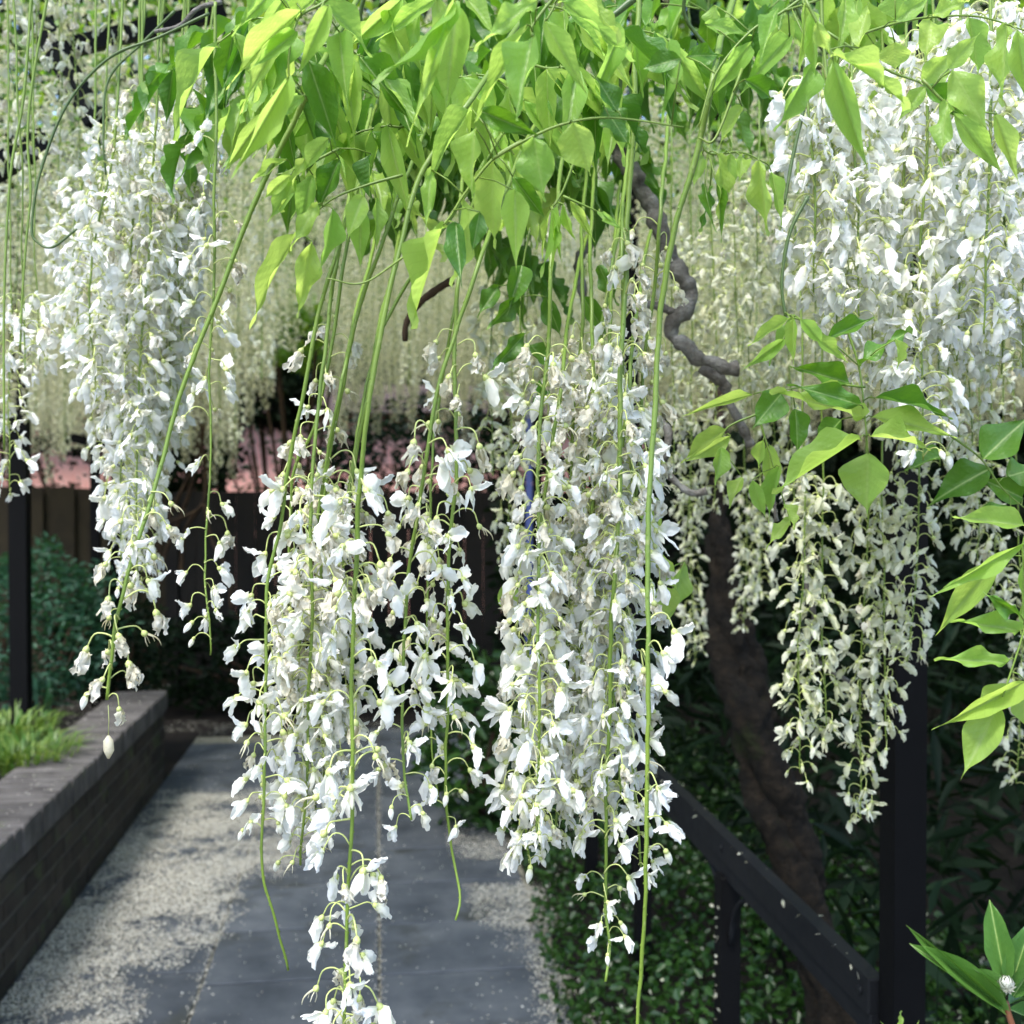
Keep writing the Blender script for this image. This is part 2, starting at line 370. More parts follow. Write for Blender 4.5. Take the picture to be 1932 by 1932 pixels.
FL = {}
rs = random.Random(5)
for kind, cnt in (('fresh', 16), ('wither', 10), ('bud', 3), ('pod', 4)):
    FL[kind] = []
    for i in range(cnt):
        k, b, p = build_floret(kind, rs)
        mat = M['petal_old'] if kind in ('wither', 'pod') else M['petal']
        km = mk('floret', k[0], k[1], mat, tint=k[2])
        bm_ = mk('banner_petal', b[0], b[1], mat, tint=b[2]) if b[0] else None
        pm = mk('pedicel', p[0], p[1], M['pedicel'])
        # joined version for racemes a little farther off
        V = list(k[0]); Fc = list(k[1]); T = list(k[2]); mi = [0] * len(Fc)
        o = len(V); V += b[0]; Fc += [tuple(x + o for x in f) for f in b[1]]; T += b[2]; mi += [0] * len(b[1])
        o = len(V); V += p[0]; Fc += [tuple(x + o for x in f) for f in p[1]]; T += [0] * len(p[0]); mi += [1] * len(p[1])
        jm = mk('floret', V, Fc, [mat, M['pedicel']], tint=T, mi=mi)
        cm = jm.copy()
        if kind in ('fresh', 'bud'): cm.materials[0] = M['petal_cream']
        FL[kind].append((km, bm_, pm, jm, cm))

def arc_points(pts, step):
    """resample polyline with equal steps -> list of (pos, s)"""
    out = []; acc = 0; nxt = 0
    for a, b in zip(pts[:-1], pts[1:]):
        L = (b - a).length
        while nxt <= acc + L:
            out.append(a.lerp(b, (nxt - acc) / max(L, 1e-9))); nxt += step
        acc += L
    return out

def proj_y(p):
    v = RM.transposed() @ (p - CAM)
    return CY - v.y / -v.z * F

def raceme(label, path, d, y0, y1, spacing=0.0075, near=True, age=(0.6, 0.1), r0=0.0021, side=None, ps=1.0, bare=0.06, group=None, gaps=(), stem='stem', cat='flower cluster', thin=None, cream=False):
    """path: pixel polyline of the stalk (1932 frame) at distance d; flowers between heights y0 and y1"""
    wp = [P(q[0], q[1], q[2] if len(q) > 2 else d) for q in path]
    if path[0][1] > 120:   # the stalk goes on up into the leaves, away from the lens
        a_, b_ = path[0], path[1]; dx_ = (a_[0] - b_[0]) / max(1, b_[1] - a_[1])
        wp = [P(a_[0] + dx_ * 260 + 10, a_[1] - 260, d + 0.30), P(a_[0] + dx_ * 110, a_[1] - 110, d + 0.11)] + wp
    # slight sideways wobble in depth so that the stalk is a real space curve
    ph = random.uniform(0, 6)
    for i, v in enumerate(wp): v += Vector((0, 1, 0)) * 0.012 * math.sin(ph + i * 0.9)
    cp = catmull(wp, 7); loc = cp[0].copy()
    t = thing('wisteria_raceme', loc, label, cat, group)
    fine = arc_points(cp, 0.006)
    k_ = random.uniform(0, 50)
    fine = [p + Vector((noise.noise(Vector((p.z * 9, k_, 0))), noise.noise(Vector((p.z * 9, k_, 5))), 0)) * 0.004 + Vector((noise.noise(Vector((p.z * 45, k_, 0))), 0, 0)) * 0.0010 for p in fine]
    V, Fc = tube([p - loc for p in fine], lambda s: r0 * (1 - 0.5 * s ** 1.5) * (1 + 0.10 * math.sin(s * 911) * math.sin(s * 377)), 7 if near else 5)
    if near:
        for n_ in range(3, len(fine) - 2):
            if random.random() < .75:
                a_ = n_ * 2.4; o_ = Vector((math.cos(a_), math.sin(a_), 0)); rr_ = r0 * (1 - 0.5 * (n_ / len(fine)) ** 1.5); c_ = fine[n_] - loc + o_ * rr_ * 0.85; u_ = Vector((-o_.y, o_.x, 0)) * 0.0009
                b_ = len(V); V += [c_ + u_, c_ - u_, c_ + Vector((0, 0, .0016)), c_ - Vector((0, 0, .0010)), c_ + o_ * 0.0011 + Vector((0, 0, -.0002))]
                Fc += [(b_, b_ + 2, b_ + 4), (b_ + 2, b_ + 1, b_ + 4), (b_ + 1, b_ + 3, b_ + 4), (b_ + 3, b_, b_ + 4)]
    ob('stalk', mk('stalk', V, Fc, M[stem]), t)
    ang = random.uniform(0, 6)
    for p in arc_points(cp, spacing * 0.82):
        y = proj_y(p)
        ang += 2.399 + random.uniform(-0.5, 0.5)
        if y < y0 or y > y1: continue
        f = (y - y0) / max(1, y1 - y0)
        if any(a < y < b for a, b in gaps): continue
        if thin and random.random() < thin(f): continue
        a = age[0] + (age[1] - age[0]) * f
        r_ = random.random()
        if f > 0.93 and random.random() < 0.5: kind = 'bud'
        elif r_ < bare: kind = 'pod'
        elif random.random() < a: kind = 'wither'
        else: kind = 'fresh'
        km, bm_, pm, jm, cm = random.choice(FL[kind])
        out = Vector((math.cos(ang), math.sin(ang), 0))
        if side is not None and (out.x * side < -0.1): continue
        tilt = random.uniform(-0.35, 0.30); q = Quaternion((0, 0, 1), math.atan2(out.y, out.x)) @ Quaternion((0, 1, 0), tilt) @ Quaternion((1, 0, 0), random.uniform(-0.3, 0.3))
        sc = ps * 0.94 * random.uniform(0.82, 1.15) * (1 - 0.25 * max(0, f - 0.8) / 0.2)
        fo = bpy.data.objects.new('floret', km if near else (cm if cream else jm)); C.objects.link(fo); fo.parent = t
        fo.location = p - loc; fo.rotation_mode = 'QUATERNION'; fo.rotation_quaternion = q; fo.scale = (sc, sc * random.choice((-1, 1)) if False else sc, sc)
        if near:
            if bm_ is not None:
                c = bpy.data.objects.new('banner_petal', bm_); C.objects.link(c); c.parent = fo
            c = bpy.data.objects.new('pedicel', pm); C.objects.link(c); c.parent = fo
    return t

W = 'white wisteria raceme '
GA = 'foreground wisteria racemes'
# ---- foreground fan, centre left
raceme('long bare green stalk slanting down leftwards, ending in a few withered florets', [(600, 150), (560, 230), (500, 340), (430, 500), (370, 650), (310, 830), (270, 990), (235, 1150), (205, 1330)], 0.86, 925, 1325, 0.0095, age=(0.75, 0.9), r0=0.0027, bare=0.35, group=GA)
raceme('longest raceme, thick stalk running off the bottom edge with separate white tufts', [(890, 180), (835, 262), (790, 345), (755, 470), (720, 620), (695, 780), (680, 950), (668, 1150), (662, 1500), (655, 1750), (646, 1960), (640, 2060)], 0.85, 900, 2080, 0.0050, age=(0.75, 0.15), r0=0.0025, ps=1.12, gaps=((1555, 1575), (1665, 1705), (1765, 1815)), group=GA, thin=lambda f: 0.55 if f < .62 else 0)
raceme('raceme whose thin bare tip curls out over the paving at lower left', [(650, 440), (600, 600), (570, 760), (540, 900), (525, 1000), (505, 1100), (500, 1300), (498, 1500), (500, 1630), (525, 1740), (546, 1840)], 0.92, 1080, 1570, 0.007, age=(0.3, 0.2), group=GA, bare=0.1)
raceme('dense white raceme just left of the longest stalk, tip above the petal carpet', [(640, 470), (622, 560), (606, 700), (596, 850), (588, 1000), (585, 1250), (580, 1450), (568, 1640)], 0.94, 890, 1630, 0.0062, age=(0.55, 0.05), group=GA)
raceme('withered upper raceme behind the fan of green stalks, sparse cream florets', [(660, 440), (625, 650), (600, 800), (560, 880), (545, 1000), (540, 1200), (545, 1400)], 1.0, 600, 1400, 0.0105, age=(0.9, 0.2), group=GA, near=True)
raceme('crowded raceme between the curling tip and the longest stalk', [(745, 400), (680, 580), (640, 760), (620, 890), (605, 1050), (600, 1250), (610, 1450), (618, 1540)], 0.97, 860, 1560, 0.0065, age=(0.6, 0.05), group=GA)
raceme('raceme tucked behind the longest stalk, faded florets at its top', [(835, 430), (740, 580), (705, 680), (665, 900), (640, 1060), (628, 1200), (640, 1380)], 1.0, 880, 1400, 0.0065, age=(0.7, 0.1), group=GA)
raceme('airy raceme slanting from the leaves, its tip holding two pale buds', [(915, 470), (860, 620), (825, 740), (800, 890), (785, 1000), (770, 1100), (760, 1300), (764, 1450), (778, 1545)], 0.9, 780, 1555, 0.0112, age=(0.75, 0.05), group=GA, r0=0.0022, bare=0.12)
raceme('sparse raceme with a thin bare tail hanging over grey paving at centre', [(866, 500), (862, 640), (855, 900), (846, 1050), (845, 1300), (842, 1500), (855, 1620), (867, 1690), (856, 1737)], 0.92, 620, 1545, 0.0108, age=(0.9, 0.1), group=GA, r0=0.0021, bare=0.1)
raceme('short sparse raceme between two longer ones, bare tail ending above the path', [(860, 560), (835, 700), (815, 930), (808, 1200), (811, 1400), (826, 1505)], 1.0, 900, 1410, 0.0130, age=(0.7, 0.2), group=GA, r0=0.0017)
# ---- foreground, centre right
raceme('raceme with straight pale stalk at the left edge of the thick central clump', [(1045, 480), (1033, 680), (1019, 860), (1015, 1100), (1012, 1300), (1010, 1590)], 0.92, 650, 1665, 0.0054, age=(0.75, 0.0), group=GA, r0=0.0022)
raceme('raceme filling the gap behind the straight pale stalk', [(1095, 540), (1088, 700), (1075, 860), (1062, 1100), (1058, 1300), (1062, 1500), (1050, 1600)], 1.02, 620, 1600, 0.0062, age=(0.75, 0.0), group=GA)
raceme('raceme ending in an isolated white tuft and green tail above black post', [(1212, -30), (1195, 300), (1180, 520), (1165, 750), (1160, 1000), (1152, 1250), (1148, 1500), (1145, 1700), (1154, 1790), (1140, 1850)], 0.94, 400, 1790, 0.0062, age=(0.98, -0.1), group=GA, gaps=((1590, 1640),), r0=0.0025, thin=lambda f: 0.45 if f < .3 else 0.05)
raceme('thick bare stalk right of the central clump, few florets on its right side', [(1345, 140), (1312, 280), (1275, 420), (1255, 620), (1237, 850), (1223, 1050), (1216, 1250), (1212, 1600), (1200, 1960)], 0.84, 1120, 1620, 0.0120, age=(0.7, 0.2), group=GA, side=1, r0=0.0028, gaps=((1340, 1430),))
raceme('raceme in the heart of the thick central clump, faded at the top', [(1120, 560), (1118, 800), (1105, 1000), (1095, 1200), (1100, 1400), (1100, 1530)], 0.98, 700, 1530, 0.0056, age=(0.75, 0.0), group=GA)
raceme('raceme along the right of the central clump, behind the thick bare stalk', [(1245, 380), (1235, 560), (1215, 800), (1195, 1000), (1185, 1250), (1190, 1450), (1200, 1640)], 1.0, 420, 1640, 0.0062, age=(0.98, 0.0), group=GA, thin=lambda f: 0.5 if f < .25 else 0)
raceme('backmost raceme of the central clump, mostly hidden by its neighbours', [(1150, 600), (1140, 800), (1130, 1000), (1125, 1200), (1130, 1350), (1135, 1450)], 1.06, 780, 1460, 0.006, age=(0.5, 0.0), group=GA)

for lab, path, y0, y1 in (
    ('lush raceme in the lower middle of the left fan clump', [(650, 700), (610, 900), (580, 1100), (560, 1300), (600, 1560)], 1080, 1560),
    ('lush raceme close behind the longest stalk in the left fan clump', [(700, 700), (665, 900), (645, 1100), (630, 1300), (625, 1500)], 1050, 1480),
    ('lush white raceme at the lower left of the thick central clump', [(1060, 700), (1030, 900), (1000, 1150), (990, 1400), (1000, 1640)], 980, 1640),
    ('lush white raceme at the lower right of the thick central clump', [(1190, 700), (1170, 950), (1150, 1150), (1165, 1350), (1170, 1500)], 950, 1500),
    ('lush white raceme in front of the middle of the thick central clump', [(1130, 700), (1100, 900), (1070, 1150), (1065, 1400), (1120, 1520)], 950, 1520),
    ('lush white raceme filling the upper middle of the central clump', [(1160, 500), (1130, 700), (1120, 900), (1115, 1150)], 720, 1200),
    ('faded raceme inside the upper right of the central clump', [(1180, 450), (1180, 650), (1190, 900), (1205, 1100)], 600, 1120)):
    raceme(lab, path, random.uniform(0.94, 1.02), y0, y1, 0.0056, age=(0.35, 0.0), group=GA, ps=1.05, bare=0.02)
# ---- cluster upper left
def clump(tips, d, topy, spread, label_fmt, group, shift=0, **kw):
    for i, (x, y, y0) in enumerate(tips):
        dd = d + random.uniform(-0.10, 0.14)
        x0 = x + random.uniform(-1, 1) * spread + shift
        path = [(x0, topy), (x0 * .7 + x * .3 + random.uniform(-6, 6), topy * .6 + y * .4), (x + random.uniform(-8, 8), topy * .3 + y * .7), (x, y)]
        raceme(label_fmt[i], path, dd, y0, y, near=False, group=group, **kw)
ords = ['leftmost', 'second', 'third', 'fourth', 'fifth', 'sixth', 'seventh', 'eighth', 'ninth', 'tenth', 'eleventh', 'twelfth', 'thirteenth', 'fourteenth', 'fifteenth', 'sixteenth']
def names(n, tail): return [(ords[i] if i == 0 else ords[i] + ' from left') + ' ' + tail for i in range(n)]
GL = 'white racemes in the upper left clump'
tl = [(150, 640, 330), (180, 760, 230), (208, 860, 180), (228, 1060, 260), (250, 1120, 240), (276, 960, 130), (300, 900, 130), (322, 820, 100), (345, 640, 110)]
clump(tl, 1.36, -40, 30, names(len(tl), 'by its tip of the white racemes in the bright upper left clump'), GL, shift=58, spacing=0.0058, age=(0.25, 0.0), r0=0.0017, ps=1.1, bare=0.02, stem='stem')
clump([(262, 1110, 420), (238, 1000, 300), (320, 800, 200), (290, 820, 300), (180, 700, 300)], 1.42, -40, 60, [
    'slender raceme behind the lowest tip of the upper left clump', 'inner raceme near the left foot of the upper left clump', 'inner raceme near the right side of the upper left clump',
    'inner raceme in the middle of the upper left clump', 'inner raceme at the left side of the upper left clump'], GL, shift=50, spacing=0.0060, age=(0.2, 0.0), ps=1.1, r0=0.0016, bare=0.02)
raceme('lone straight raceme with separate white tufts, right of the upper left clump', [(408, 10), (403, 400), (396, 650), (390, 900), (385, 1060), (391, 1130), (404, 1215), (400, 1240)], 1.1, 235, 1235, 0.0105, near=True, age=(0.7, 0.0), r0=0.0017, gaps=((790, 860), (880, 920), (1015, 1050)), thin=lambda f: 0.25 if f < .5 else .1, bare=0.08)
clump([(12, 930, 560), (40, 700, 540), (70, 690, 560)], 1.3, -40, 10, ['narrow raceme cut by the left picture edge, tip lowest there', 'first of two short white racemes beside the left picture edge', 'second of two short white racemes beside the left picture edge'], 'racemes at the left edge', spacing=0.0085, age=(0.1, 0), r0=0.0014)

clump([(30, 430, -40), (72, 380, -40), (112, 520, -20), (150, 420, -20), (215, 360, -20)], 1.75, -160, 10, ['cream raceme in the top left corner, crossing the dark bars', 'short cream raceme right of the corner one at top left',
    'cream raceme hanging just right of the dark slanting bar', 'cream raceme above the upper left clump, near its left side', 'short cream raceme above the middle of the upper left clump'], 'cream racemes in the top left corner', cream=True, spacing=0.0135, age=(0.4, 0.1), r0=0.0014, ps=1.1)
# ---- cluster upper right (large bright florets)
GC = 'large white racemes at the upper right'
tr = [(1530, 560, 150), (1570, 640, 140), (1612, 610, 130), (1655, 700, 100), (1700, 780, 80), (1745, 870, 60), (1780, 720, 60), (1815, 680, 40), (1850, 640, 20), (1885, 720, 10), (1925, 700, 0)]
clump(tr, 1.12, -60, 25, names(len(tr), 'of the large white racemes crowding the upper right'), GC, spacing=0.0060, age=(0.03, 0.0), r0=0.0018, ps=1.2, bare=0.0)
tr2 = [(1545, 700, 200), (1600, 760, 200), (1660, 820, 200), (1720, 900, 200), (1775, 880, 100), (1835, 860, 100), (1900, 800, 100)]
clump(tr2, 1.38, -60, 25, names(len(tr2), 'of the cream racemes one row behind the upper right crowd'), 'cream racemes behind the upper right crowd', cream=True, spacing=0.0068, age=(0.1, 0.0), r0=0.0017, ps=1.0, bare=0.0)
# ---- right middle
tm = [(1275, 900, 400), (1300, 1000, 450), (1345, 960, 420), (1390, 740, 330), (1425, 820, 330), (1460, 900, 350), (1500, 960, 380)]
clump(tm, 1.75, 250, 15, names(len(tm), 'of the cream racemes behind the grey crooked branch'), 'cream racemes behind the grey branch', cream=True, spacing=0.0085, age=(0.1, 0.0), r0=0.0017, ps=1.0, bare=0.0)
te = [(1512, 1465, 880), (1560, 1400, 900), (1625, 1550, 900), (1668, 1400, 900), (1718, 1255, 900)]
clump(te, 1.42, 560, 15, ['cream raceme at the left of the hanging group before the black post', 'second raceme of the group before the black post, tip above its neighbours',
    'lowest hanging raceme of the group before the black post', 'raceme beside the lowest one, tip touching the black post', 'rightmost short raceme crossing the top of the black post'],
    'racemes hanging before the black post', cream=True, spacing=0.0075, age=(0.05, 0.0), r0=0.0018, bare=0.03)
clump([(1310, 1245, 900), (1400, 1190, 880), (1432, 1130, 880)], 2.3, 560, 5, ['narrow cream raceme hanging left of the trunk top', 'narrow cream raceme hanging right of the trunk top', 'fainter narrow raceme close right of the trunk top'],
      'narrow racemes beside the trunk', cream=True, spacing=0.008, age=(0.1, 0), r0=0.0015, ps=1.0)
clump([(1912, 1480, 1060), (1880, 1180, 800), (1840, 1060, 780), (1790, 1010, 780)], 1.6, 500, 5, ['raceme cut by the right picture edge with small closed buds at its tip', 'raceme behind the right hand leaf spray, near the picture edge', 'raceme behind the dark leaves at right', 'raceme just left of the dark leaves at right'],
      'racemes at the right edge', cream=True, spacing=0.009, age=(0.1, 0), r0=0.0015)
clump([(960, 1060, 560), (930, 900, 520), (990, 780, 300)], 1.7, 250, 5, ['thin cream raceme behind the centre, left of the thick clump', 'thin cream raceme under the leaf canopy at centre', 'short cream raceme behind the folded young leaflets'],
      'thin racemes behind the centre', cream=True, spacing=0.010, age=(0.1, 0), r0=0.0015)

# withered flower dangling on a thread
tp = P(204, 1330, 0.86)
tt = thing('dangling_floret', tp, 'single withered flower dangling on a thread below the slanting stalk', 'flower')
V, Fc = tube([(0, 0, 0), (0.0005, 0, -0.012), (0, 0, -0.024)], 0.0003, 4); ob('thread', mk('thread', V, Fc, M['pedicel']), tt)
km, bm_, pm, jm, cm = FL['wither'][2]
V, Fc = tube([(0, 0, -0.012 - .012), (0, 0, -.028), (0.0005, 0, -.036), (0, 0, -.042)], lambda s: [0.0008, 0.0038, 0.0042, 0.001][min(3, int(s * 3 + .5))], 7)
ob('petals', mk('petals', V, Fc, M['petal_old'], tint=[0] * len(V)), tt)

# ------------------------------------------------------------------ background curtain of racemes
def bg_raceme_mesh(seed, L, n, wmax, far=False):
    r = random.Random(seed)
    V, Fc, T = [], [], []; mi = []
    for i in range(n):
        f = (i + r.random()) / n
        z = -L * f; a = i * 2.399 + r.uniform(-.6, .6)
        rad = wmax * (1 - 0.65 * f ** 1.8) * r.uniform(0.45, 1.0)
        out = Vector((math.cos(a), math.sin(a), 0)); sd_ = Vector((-out.y, out.x, 0))
        c = out * rad + Vector((0, 0, z + 0.01))
        for k in range(2 if far else 3):
            d = (out * r.uniform(0.1, 0.9) + sd_ * r.uniform(-0.9, 0.9) + Vector((0, 0, -r.uniform(0.2, 1.1)))).normalized()
            up = d.cross(Vector((r.uniform(-1, 1), r.uniform(-1, 1), r.uniform(-1, 1)))).normalized()
            nn = d.cross(up); l = r.uniform(0.014, 0.021); w_ = r.uniform(0.0045, 0.0085)
            b = len(V)
            if far:
                w_ *= 1.25; l *= 1.2; V += [c, c + d * l * .5 + up * w_, c + d * l, c + d * l * .5 - up * w_]; Fc.append((b, b + 1, b + 2, b + 3)); T += [.5, 0, 0, 0]; mi.append(0); continue
            V += [c, c + d * l * .45 + up * w_ + nn * .002, c + d * l * .5 + nn * .005, c + d * l * .45 - up * w_ + nn * .002, c + d * l]
            Fc += [(b, b + 1, b + 2), (b, b + 2, b + 3), (b + 1, b + 4, b + 2), (b + 2, b + 4, b + 3)]; T += [0.7, 0, 0, 0, 0]; mi += [0] * 4
        if far: continue
        b = len(V); p0 = Vector((0, 0, z)); V += [p0, p0 + Vector((0, 0, 0.0012)), c]; Fc.append((b, b + 1, b + 2)); T += [0] * 3; mi.append(1)
    o = len(V); v2, f2 = tube([(0, 0, 0.05), (0.004, 0, -L * .5), (0, 0, -L)], 0.0016, 4)
    V += v2; Fc += [tuple(i + o for i in f) for f in f2]; T += [0] * len(v2); mi += [1] * len(f2)
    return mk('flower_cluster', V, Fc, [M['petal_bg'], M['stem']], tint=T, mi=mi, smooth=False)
BGM = [bg_raceme_mesh(100 + i, random.uniform(0.75, 1.05), random.randint(150, 190), random.uniform(0.055, 0.07)) for i in range(10)]
BGF = [bg_raceme_mesh(200 + i, random.uniform(0.8, 1.1), random.randint(150, 190), random.uniform(0.055, 0.07), True) for i in range(6)]
CEIL = 3.02
spots = []
tries = 0
while len(spots) < 1250 and tries < 90000:
    tries += 1
    far_ = len(spots) > 420; Y = random.uniform(5.0, 9.2) if far_ else random.uniform(2.4, 7.5); X = random.uniform(-5.2, 4.8) if far_ else random.uniform(-3.6, 3.4)
    a = math.atan2(X, Y) - YAW
    if abs(a) > R(27.5): continue
    if X > 0.5 + 0.06 * Y and Y < 2.6: continue
    if any((X - x) ** 2 + (Y - y) ** 2 < (0.12 if far_ else 0.135) ** 2 for x, y in spots): continue
    spots.append((X, Y))
spots.sort(key=lambda q: q[1])
far_parts = []
for n_, (X, Y) in enumerate(spots):
    a = math.degrees(math.atan2(X, Y) - YAW)
    s = random.uniform(0.8, 1.12); zs = s * random.uniform(0.8, 1.15) * (0.9 if a > -12 else 1.12); rot = (random.uniform(-.06, .06), random.uniform(-.06, .06), random.uniform(0, 6.28))
    z = CEIL + random.uniform(-0.12, 0.2) + (0.1 if abs(a + 6) < 6 else 0)
    me = random.choice(BGM)
    if -14 < a < -9.5 and Y > 4: z += 0.45
    if n_ >= 285:
        far_parts.append((random.choice(BGF), Matrix.LocRotScale(Vector((X, Y, z)), Matrix.Rotation(rot[2], 3, 'Z'), Vector((s, s, zs))))); continue
    reg = 0 if a < -17 else 1 if a < -8 else 2 if a < 3 else 3 if a < 12 else 4
    lab = ('soft cream wisteria raceme in the hanging curtain at the far left of the background', 'soft cream wisteria raceme in the curtain left of the leaf canopy', 'soft cream wisteria raceme in the curtain behind the fan of green stalks',
           'soft cream wisteria raceme in the curtain behind the grey branch and thick central clump', 'soft cream wisteria raceme in the shaded curtain at the right background')[reg]
    o = ob('background_raceme', me, None, (X, Y, z), label=lab, category='flower cluster', group='background curtain racemes, ' + ('far left', 'left', 'centre', 'right of centre', 'right')[reg])
    o.scale = (s, s, zs); o.rotation_euler = rot
def join_np(name, parts, mats, **props):
    Vs, Ls, Ts, MIs, tints = [], [], [], [], []; off = 0
    cache = {}
    for me, mx in parts:
        if me.name not in cache:
            v = np.empty(len(me.vertices) * 3, np.float32); me.vertices.foreach_get('co', v)
            l = np.empty(len(me.loops), np.int32); me.loops.foreach_get('vertex_index', l)
            t = np.empty(len(me.polygons), np.int32); me.polygons.foreach_get('loop_total', t)
            mi = np.empty(len(me.polygons), np.int32); me.polygons.foreach_get('material_index', mi)
            ti = np.empty(len(me.vertices), np.float32); me.attributes['tint'].data.foreach_get('value', ti)
            cache[me.name] = (v.reshape(-1, 3), l, t, mi, ti)
        v, l, t, mi, ti = cache[me.name]
        m4 = np.array(mx); Vs.append(v @ m4[:3, :3].T + m4[:3, 3]); Ls.append(l + off); Ts.append(t); MIs.append(mi); tints.append(ti); off += len(v)
    V = np.concatenate(Vs); L = np.concatenate(Ls); T = np.concatenate(Ts)
    me = bpy.data.meshes.new(name); me.vertices.add(len(V)); me.vertices.foreach_set('co', V.astype(np.float32).ravel())
    me.loops.add(len(L)); me.loops.foreach_set('vertex_index', L); me.polygons.add(len(T))
    me.polygons.foreach_set('loop_start', np.concatenate([[0], np.cumsum(T)[:-1]]).astype(np.int32)); me.polygons.foreach_set('loop_total', T)
    me.polygons.foreach_set('material_index', np.concatenate(MIs))
    for m_ in mats: me.materials.append(m_)
    a_ = me.attributes.new('tint', 'FLOAT', 'POINT'); a_.data.foreach_set('value', np.concatenate(tints)); me.update(calc_edges=True)
    return ob(name, me, **props)
join_np('far_curtain', far_parts, [M['petal_bg'], M['stem']], label='farthest cream wisteria curtain merging behind the nearer racemes', category='flowers', kind='stuff')

# ------------------------------------------------------------------ leaf clouds (stuff)
def leafcloud(name, cen, length, width, mat, down=0.5, parent=None, fold=0.25, **props):
    n = len(cen); cen = np.asarray(cen, float)
    d = rng.normal(size=(n, 3)); d[:, 2] = d[:, 2] * 0.6 - down; d /= np.linalg.norm(d, axis=1)[:, None]
    q = rng.normal(size=(n, 3)); s = np.cross(d, q); s /= np.linalg.norm(s, axis=1)[:, None]
    nn = np.cross(d, s)
    l = (length * rng.uniform(0.6, 1.25, n))[:, None]; w_ = (width * rng.uniform(0.7, 1.2, n))[:, None] / 2
    v = np.stack([cen, cen + d * l * .35 + s * w_ + nn * w_ * fold, cen + d * l * .75 + s * w_ * .6 + nn * w_ * fold - [0, 0, .05] * l,
                  cen + d * l - [0, 0, .12] * l, cen + d * l * .75 - s * w_ * .6 + nn * w_ * fold - [0, 0, .05] * l, cen + d * l * .35 - s * w_ + nn * w_ * fold], 1)
    V = v.reshape(-1, 3); b = np.arange(n)[:, None] * 6
    f = np.stack([b + [0, 1, 2, 3], b + [0, 3, 4, 5]], 1).reshape(-1, 4)
    me = bpy.data.meshes.new(name); me.vertices.add(len(V)); me.vertices.foreach_set('co', V.astype(np.float32).ravel())
    me.loops.add(f.size); me.loops.foreach_set('vertex_index', f.astype(np.int32).ravel())
    me.polygons.add(len(f)); me.polygons.foreach_set('loop_start', np.arange(0, f.size, 4, dtype=np.int32)); me.polygons.foreach_set('loop_total', np.full(len(f), 4, dtype=np.int32))
    me.materials.append(mat); me.update(calc_edges=True); me.validate()
    return ob(name, me, parent, **props)
def rbox(n, lo, hi): return rng.uniform(lo, hi, (n, 3))
# leafy roof of the pergola above the racemes, thickened to shade the background
cen = np.concatenate([rbox(42000, (-5.2, 2.3, 3.0), (5.2, 9.6, 3.5)), rbox(9000, (-3.5, 1.3, 3.1), (3.5, 2.6, 3.5))])
cen = cen[(cen[:, 0] > -1.7) | (rng.random(len(cen)) < 0.4)]  # thinned on the left to let sun onto the curtain
leafcloud('canopy_foliage', cen, 0.075, 0.032, M['leaf_isl'], label='leafy wisteria roof above the hanging white curtain', category='foliage', kind='stuff')

# ------------------------------------------------------------------ leaflets
def leaflet_mesh(seed, tipdraw, fold, curl, wav):
    r = random.Random(seed); V, Fc, T = [], [], []; nu, nv = 14, 8; ph = r.uniform(0, 6)
    def fn(u, v):
        if seed >= 50: base = math.sin(math.pi * min(1, u * 0.97 + 0.02)) ** 0.62
        elif u < 0.38: base = math.sin(math.pi / 2 * u / 0.38) ** 0.72
        else:
            t_ = (u - 0.38) / 0.62; base = (0.5 + 0.5 * math.cos(math.pi * t_ ** (1.28 - 0.45 * tipdraw)))
        base = max(base, 0.055 * min(1, (1 - u) * 9) * min(1, u * 30))
        y = 0.5 * base * v * (1 + 0.05 * math.sin(u * 17 + ph))
        z = fold * abs(y) * 1.0 - curl * u * u + wav * math.sin(u * 13 + ph + (2 if v > 0 else 0)) * v * v * 0.11 + 0.012 * math.sin(u * 40) * abs(v) * (1 - abs(v))
        return (u - 0.04 * v * v * u, y, z)
    sheet(fn, nu, nv, V, Fc, T, lambda u, v: 0)
    return V, Fc
LM = {'leaf': [], 'leaf_dark': [], 'rhodo': []}
for i in range(16):
    V, Fc = leaflet_mesh(i, random.uniform(0.15, 0.95), random.uniform(0.1, 0.5), random.uniform(-0.04, 0.24), random.uniform(0.3, 1))
    for k in ('leaf', 'leaf_dark'): LM[k].append(mk('leaflet', V, Fc, M[k]))
for i in range(3):
    V, Fc = leaflet_mesh(50 + i, 0.1, 0.45, 0.1, 0.15); LM['rhodo'].append(mk('leaf', V, Fc, M['rhodo']))

def leaf_between(parent, loc, a, b, width, kind='leaf', name='leaflet', roll=None, nrm=None):
    x = (b - a); L = x.length; x = x.normalized()
    n0 = nrm if nrm is not None else ((CAM - a).normalized() * 0.9 + Vector((0, 0, 0.35)) + Vector((random.uniform(-.5, .5), random.uniform(-.5, .5), random.uniform(-.3, .3))))
    y = n0.cross(x)
    if y.length < 1e-3: y = Vector((1, 0, 0)).cross(x)
    y.normalize(); z = x.cross(y)
    m = Matrix((x, y, z)).transposed()
    if roll is None: roll = random.uniform(-0.32, 0.32)
    q = m.to_quaternion() @ Quaternion((1, 0, 0), roll)
    o = bpy.data.objects.new(name, random.choice(LM[kind])); C.objects.link(o)
    if parent is not None: o.parent = parent
    o.location = a - loc; o.rotation_mode = 'QUATERNION'; o.rotation_quaternion = q; o.scale = (L, width, L)
    return o
